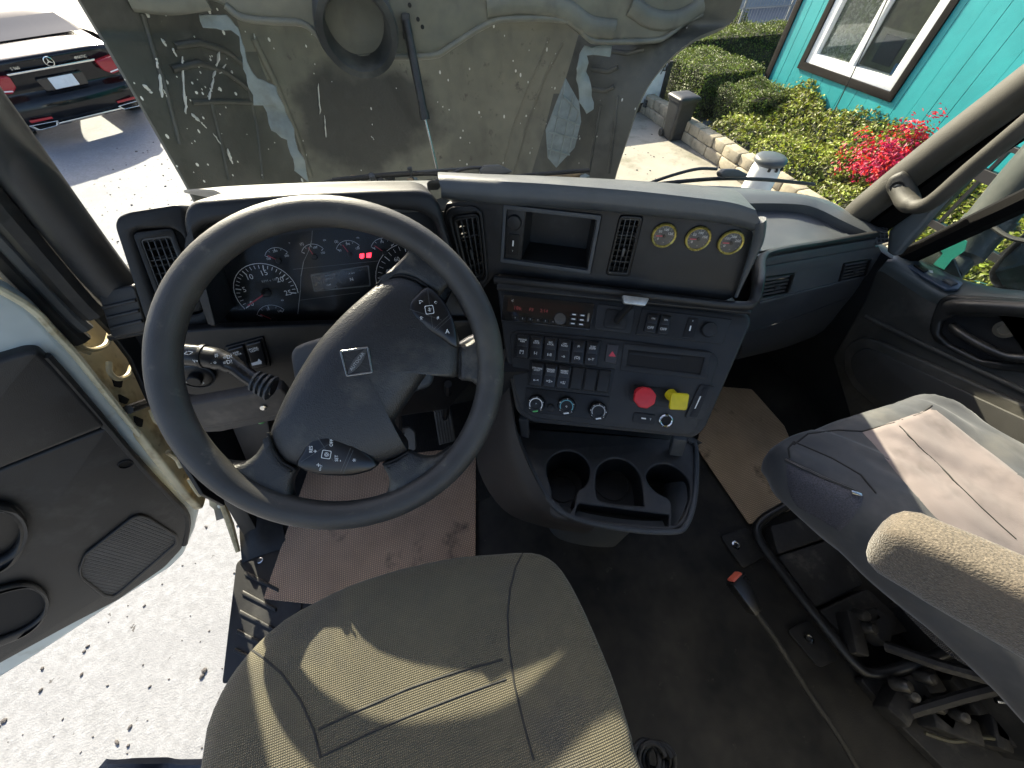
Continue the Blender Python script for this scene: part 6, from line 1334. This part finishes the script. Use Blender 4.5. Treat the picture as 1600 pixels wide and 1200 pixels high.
add_hedge('tall clipped hedge block just behind the black bin', 5.75, 7.0, 7.0, 8.6, -.80, 11000, .038, L1, 2)
add_hedge('rounded hedge block in front beside the building corner', 5.95, 6.85, 5.9, 6.75, -.92, 8000, .036, L1, 3, bump_=.07)
# ground cover bank against the wall
def bank(r):
    y = r.uniform(1.0, 6.1); x = 5.25 + 1.75 * r.random(); f = (x - 5.25) / 1.75
    z = GZ + .26 + .42 * f ** 1.3 + .16 * noise.noise(V((x * 1.5, y * 1.5, 0))) + .10 * noise.noise(V((x * 4, y * 4, 2))); z -= .25 * max(0, .12 - f) / .12
    return V((x, y, z + r.gauss(0, .03))), V((-.4, -.1, .9))
cb_ = grid([[V((5.25 + 1.7 * i / 8, 1.0 + 5.1 * j / 16, GZ + .20 + .42 * (i / 8) ** 1.3 + .16 * noise.noise(V(((5.25 + 1.7 * i / 8) * 1.5, (1.0 + 5.1 * j / 16) * 1.5, 0))) - (.12 if i == 0 else 0))) for i in range(9)] for j in range(17)])
hedge('ground_cover', 'bright green leafy ground cover filling the bed below the window', 'shrub', bank, 15000, .062, L2, cb_, 5, V((6.1, 3.5, GZ)))
# flowering bush
def bush(c, rad_):
    def fn(r):
        d = V((r.gauss(0, 1), r.gauss(0, 1), abs(r.gauss(0, .9)))).normalized(); k = (.75 + .3 * noise.noise(d * 3 + V(c))) * (.7 + .3 * r.random())
        return V(c) + V((d.x * rad_[0], d.y * rad_[1], d.z * rad_[2])) * k, d
    return fn
fbp = on(1408, 226, x=6.3)
fbh = hedge('flowering_bush', 'bush covered in magenta red flowers beside the passenger pillar', 'bush', bush((fbp.x, fbp.y - .05, fbp.z - .45), (.45, .62, .85)), 3500, .055, L2, None, 8, V((fbp.x, fbp.y, GZ)))
bm = bmesh.new(); rnd = random.Random(4); fnb = bush((fbp.x - .10, fbp.y - .05, fbp.z - .42), (.50, .66, .95))
for k in range(230):
    p, n_ = fnb(rnd)
    if p.z < fbp.z - .35 or noise.noise(p * 3.4) < .02: continue
    for i in range(26): leaf(bm, p + V((rnd.gauss(0, .045), rnd.gauss(0, .05), rnd.gauss(0, .045))), n_, .05, rnd)
obj('flower_clusters', bm, FLW, fbh, 0)
obj('stems', tube([V((fbp.x, fbp.y, GZ)), V((fbp.x, fbp.y - .03, fbp.z - .3))], [.04, .015], 6), M('bark', (.07, .05, .03), .9), fbh)
# ivy climbing the boards
iv = empty('climbing_vine', V((WX - .05, 5.5, GZ)), 'green vine climbing the turquoise boards left of the window', 'vine')
bm = bmesh.new(); rnd = random.Random(9)
vines = [(on(1205, 200, x=WX), on(1232, 146, x=WX), .22), (on(1190, 185, x=WX), on(1222, 168, x=WX), .18), (on(1262, 225, x=WX), on(1296, 186, x=WX), .05), (on(1285, 232, x=WX), on(1318, 196, x=WX), .05), (on(1320, 240, x=WX), on(1330, 205, x=WX), .04), (on(1340, 250, x=WX), on(1352, 225, x=WX), .04), (on(1240, 210, x=WX), on(1252, 190, x=WX), .05)]
for a, b, sp_r in vines:
    a = V((WX - .03, a.y, a.z - .25)); b = V((WX - .03, b.y, b.z))
    obj('stem', tube([a, (a + b) / 2 + V((-.02, rnd.gauss(0, .05), 0)), b], .006, 6), MATS['bark'], iv)
    for k in range(int(6500 * sp_r)):
        f = rnd.random() ** .8; p = a.lerp(b, f) + V((-abs(rnd.gauss(0, .05)), rnd.gauss(0, sp_r * (1.15 - f)), rnd.gauss(0, .05))); leaf(bm, p, V((-1, 0, .4)), .055, rnd)
obj('foliage', bm, L3, iv, 0)
# ---- dry stone edging in front of the bed
ew = empty('stone_edging', V((5.2, 4.5, GZ)), 'low edging wall of tan stone blocks along the planting bed', 'wall')
STN = M('edging_stone', (.30, .26, .19), .9, bump=[(40, .8, 'n')], var=(6, .25), dust=((.13, .11, .07), 9, .55, .72))
rnd = random.Random(2)
for c_ in range(2):
    y_ = 1.2 + .15 * c_
    while y_ < 8.4:
        l = rnd.uniform(.26, .40); obj('stone', box((5.18 + .03 * c_ + rnd.uniform(-.015, .015), y_ + l / 2, GZ + .08 + .155 * c_), (.20, l - .014, .15), bev=.018, rot=Matrix.Rotation(rnd.uniform(-.03, .03), 3, 'Z')), STN, ew, 40); y_ += l
# weeds at its foot
wd = empty('weed_patch', on(1165, 205, z=GZ), 'yellow dry weeds at the foot of the stone edging', 'weeds'); wd['kind'] = 'stuff'
bm = bmesh.new(); wp = on(1088, 214, z=GZ)
for k in range(500):
    p = wp + V((rnd.gauss(.15, .14), rnd.gauss(0, .28), abs(rnd.gauss(.03, .04)))); leaf(bm, p, V((0, 0, 1)), .05, rnd)
obj('foliage', bm, leafmat('weed_leaf', (.22, .19, .03)), wd, 0)
# ================================================================== WHEELED BIN
bp = on(1050, 216, z=GZ)
tb = empty('wheeled_bin', bp, 'black wheeled rubbish bin with closed lid in front of the hedge', 'bin')
BINM = M('bin_plastic', (.012, .013, .014), .5, var=(8, .25), dust=((.03, .03, .03), 6, .52, .8))
def rrect(cx, cy, w_, d_, z_, r_=.05): return [V((cx + p[0], cy + p[1], z_)) for p in rounded([(-w_ / 2, -d_ / 2), (w_ / 2, -d_ / 2), (w_ / 2, d_ / 2), (-w_ / 2, d_ / 2)], r_, 4)]
H_ = .66
rows = [rrect(bp.x, bp.y, .28, .28, GZ + .02), rrect(bp.x, bp.y, .29, .29, GZ + .05), rrect(bp.x, bp.y, .33, .34, GZ + H_ * .55), rrect(bp.x, bp.y, .355, .365, GZ + H_ * .86), rrect(bp.x, bp.y, .385, .40, GZ + H_ * .87), rrect(bp.x, bp.y, .39, .40, GZ + H_ * .93)]
bm = grid(rows, closed_u=True); bm.verts.ensure_lookup_table(); obj('bin_body', bm, BINM, tb, 40)
rows = [rrect(bp.x, bp.y, .40, .42, GZ + H_ * .935), rrect(bp.x, bp.y, .40, .42, GZ + H_ * .955), rrect(bp.x, bp.y, .36, .38, GZ + H_ * .985), rrect(bp.x, bp.y, .2, .2, GZ + H_)]
bm = grid(rows, closed_u=True); bm.verts.ensure_lookup_table(); n_ = len(bm.verts) // 4; bm.faces.new([bm.verts[3 * n_ + i] for i in range(n_)]); obj('lid', bm, BINM, tb, 50)
for s in (-1, 1): obj('wheel', lathe((bp.x + s * .15, bp.y + .16, GZ + .06), (s, 0, 0), [(.06, -.02), (.06, .02), (.03, .025), (0, .025)], 16), RUB, tb)
obj('handle', tube([V((bp.x - .16, bp.y + .20, GZ + H_ * .9)), V((bp.x - .16, bp.y + .25, GZ + H_ * .92)), V((bp.x + .16, bp.y + .25, GZ + H_ * .92)), V((bp.x + .16, bp.y + .20, GZ + H_ * .9))], .012, 8), BINM, tb)
plate('front_recess', Frame((bp.x, bp.y - .166, GZ), (1, 0, 0), (0, .08, 1)), rounded([(-.08, .12), (.08, .12), (.09, .26), (-.09, .26)], .02), -.004, .006, BINM, tb, px=False, bev=.003)
# ================================================================== WHITE TRAILER, FENCE, SHED BEHIND
tp = on(1040, 182, z=GZ)
tl = empty('white_trailer', (tp.x - 1.2, tp.y + .6, GZ), 'white trailer body with dark lettering partly hidden by the hood', 'trailer')
obj('trailer_body', box((tp.x - 1.6, tp.y + 1.1, GZ + .48), (3.2, 1.6, .62), bev=.02), WHT, tl)
TFm = Frame((tp.x, tp.y + .29, GZ), (1, 0, 0), (0, 0, 1))
plate('corner_post', TFm, [(-.06, .1), (.03, .1), (.03, .80), (-.06, .80)], -.02, .03, RUB, tl, px=False, bev=.004)
a_, b_ = TFm.hit(1042, 108); text('lettering', 'AL', TFm, (a_, b_), .16, RUB, tl, .012, px=False)
gq = TFm.poly([(1003, 152), (1040, 168), (1036, 182), (1000, 164)])
gr = plate('step_grating', TFm, gq, .1, .12, PLG, tl, px=False, bev=.002)
for i in range(8):
    for j in range(3): plate('grating_hole', TFm, quad_in(gq, .05 + i * .12, .13 + i * .12, .08 + j * .31, .28 + j * .31), .12, .122, HOLE, gr, px=False, bev=0)
for s in (-2.6, -.5): obj('wheel', lathe((tp.x + s, tp.y + .32, GZ + .3), (0, -1, 0), [(.3, -.2), (.3, -.02), (.2, .0), (0, .0)], 20), RUB, tl)
fe = empty('wire_fence', on(1150, 40, y=11.5), 'thin wire fence with posts behind the back hedge', 'fence')
fy = 12.0
for x_ in (5.6, 7.2, 8.8, 10.4, 12.0): obj('post', tube([V((x_, fy, GZ)), V((x_, fy, .15))], .03, 8), M('galvanised', (.22, .23, .23), .5, metal=.5), fe)
for z_ in (.12, -.35, -.8): obj('rail', tube([V((5.0, fy, z_)), V((13, fy, z_))], .018, 6), MATS['galvanised'], fe)
bm = bmesh.new()
for k in range(80): bm = tube([V((5.0 + k * .1, fy, GZ + .05)), V((5.0 + k * .1, fy, .12))], .004, 3, bm, caps=False)
obj('wire_mesh', bm, MATS['galvanised'], fe, 0)
sh = empty('grey_shed', (13, 18, GZ), 'blue grey shed far behind the wire fence', 'shed')
obj('wall', box((14.5, 18, GZ + 1.9), (6, 3, 3.8)), M('shed_grey', (.20, .24, .27), .7, var=(1, .15)), sh); obj('roof', box((14.5, 18, GZ + 3.9), (6.4, 3.4, .2)), M('shed_roof', (.10, .11, .12), .6), sh)
ytp = on(1152, 40, y=14)
yt = hedge('young_tree', 'small leafy tree in front of the far shed', 'tree', bush((ytp.x, ytp.y, ytp.z - .4), (.5, .5, .9)), 1600, .10, L1, None, 12, V((ytp.x, ytp.y, GZ)))
yt.children[0].name = 'crown'; obj('trunk', tube([V((ytp.x, ytp.y, GZ)), V((ytp.x, ytp.y, ytp.z))], [.05, .02], 8), MATS['bark'], yt)
# black railing between yard and building, seen through the passenger window
ra = empty('black_railing', (4.6, 1.8, GZ), 'black steel railing seen through the passenger window', 'railing')
BLK = M('railing_black', (.006, .006, .007), .45)
for z0_, th in ((-.04, .035), (-.24, .085), (-.665, .06)): obj('rail', box((4.6, .95, z0_), (.045, 2.1, th), bev=.004), BLK, ra, 20)
for k in range(12): obj('baluster', box((4.6, -.02 + k * .175, -.35), (.028, .028, .60), bev=.003), BLK, ra, 20)
for y_ in (-.12, 1.99): obj('post', box((4.6, y_, (GZ + .05) / 2), (.06, .06, .05 - GZ), bev=.005), BLK, ra, 20)
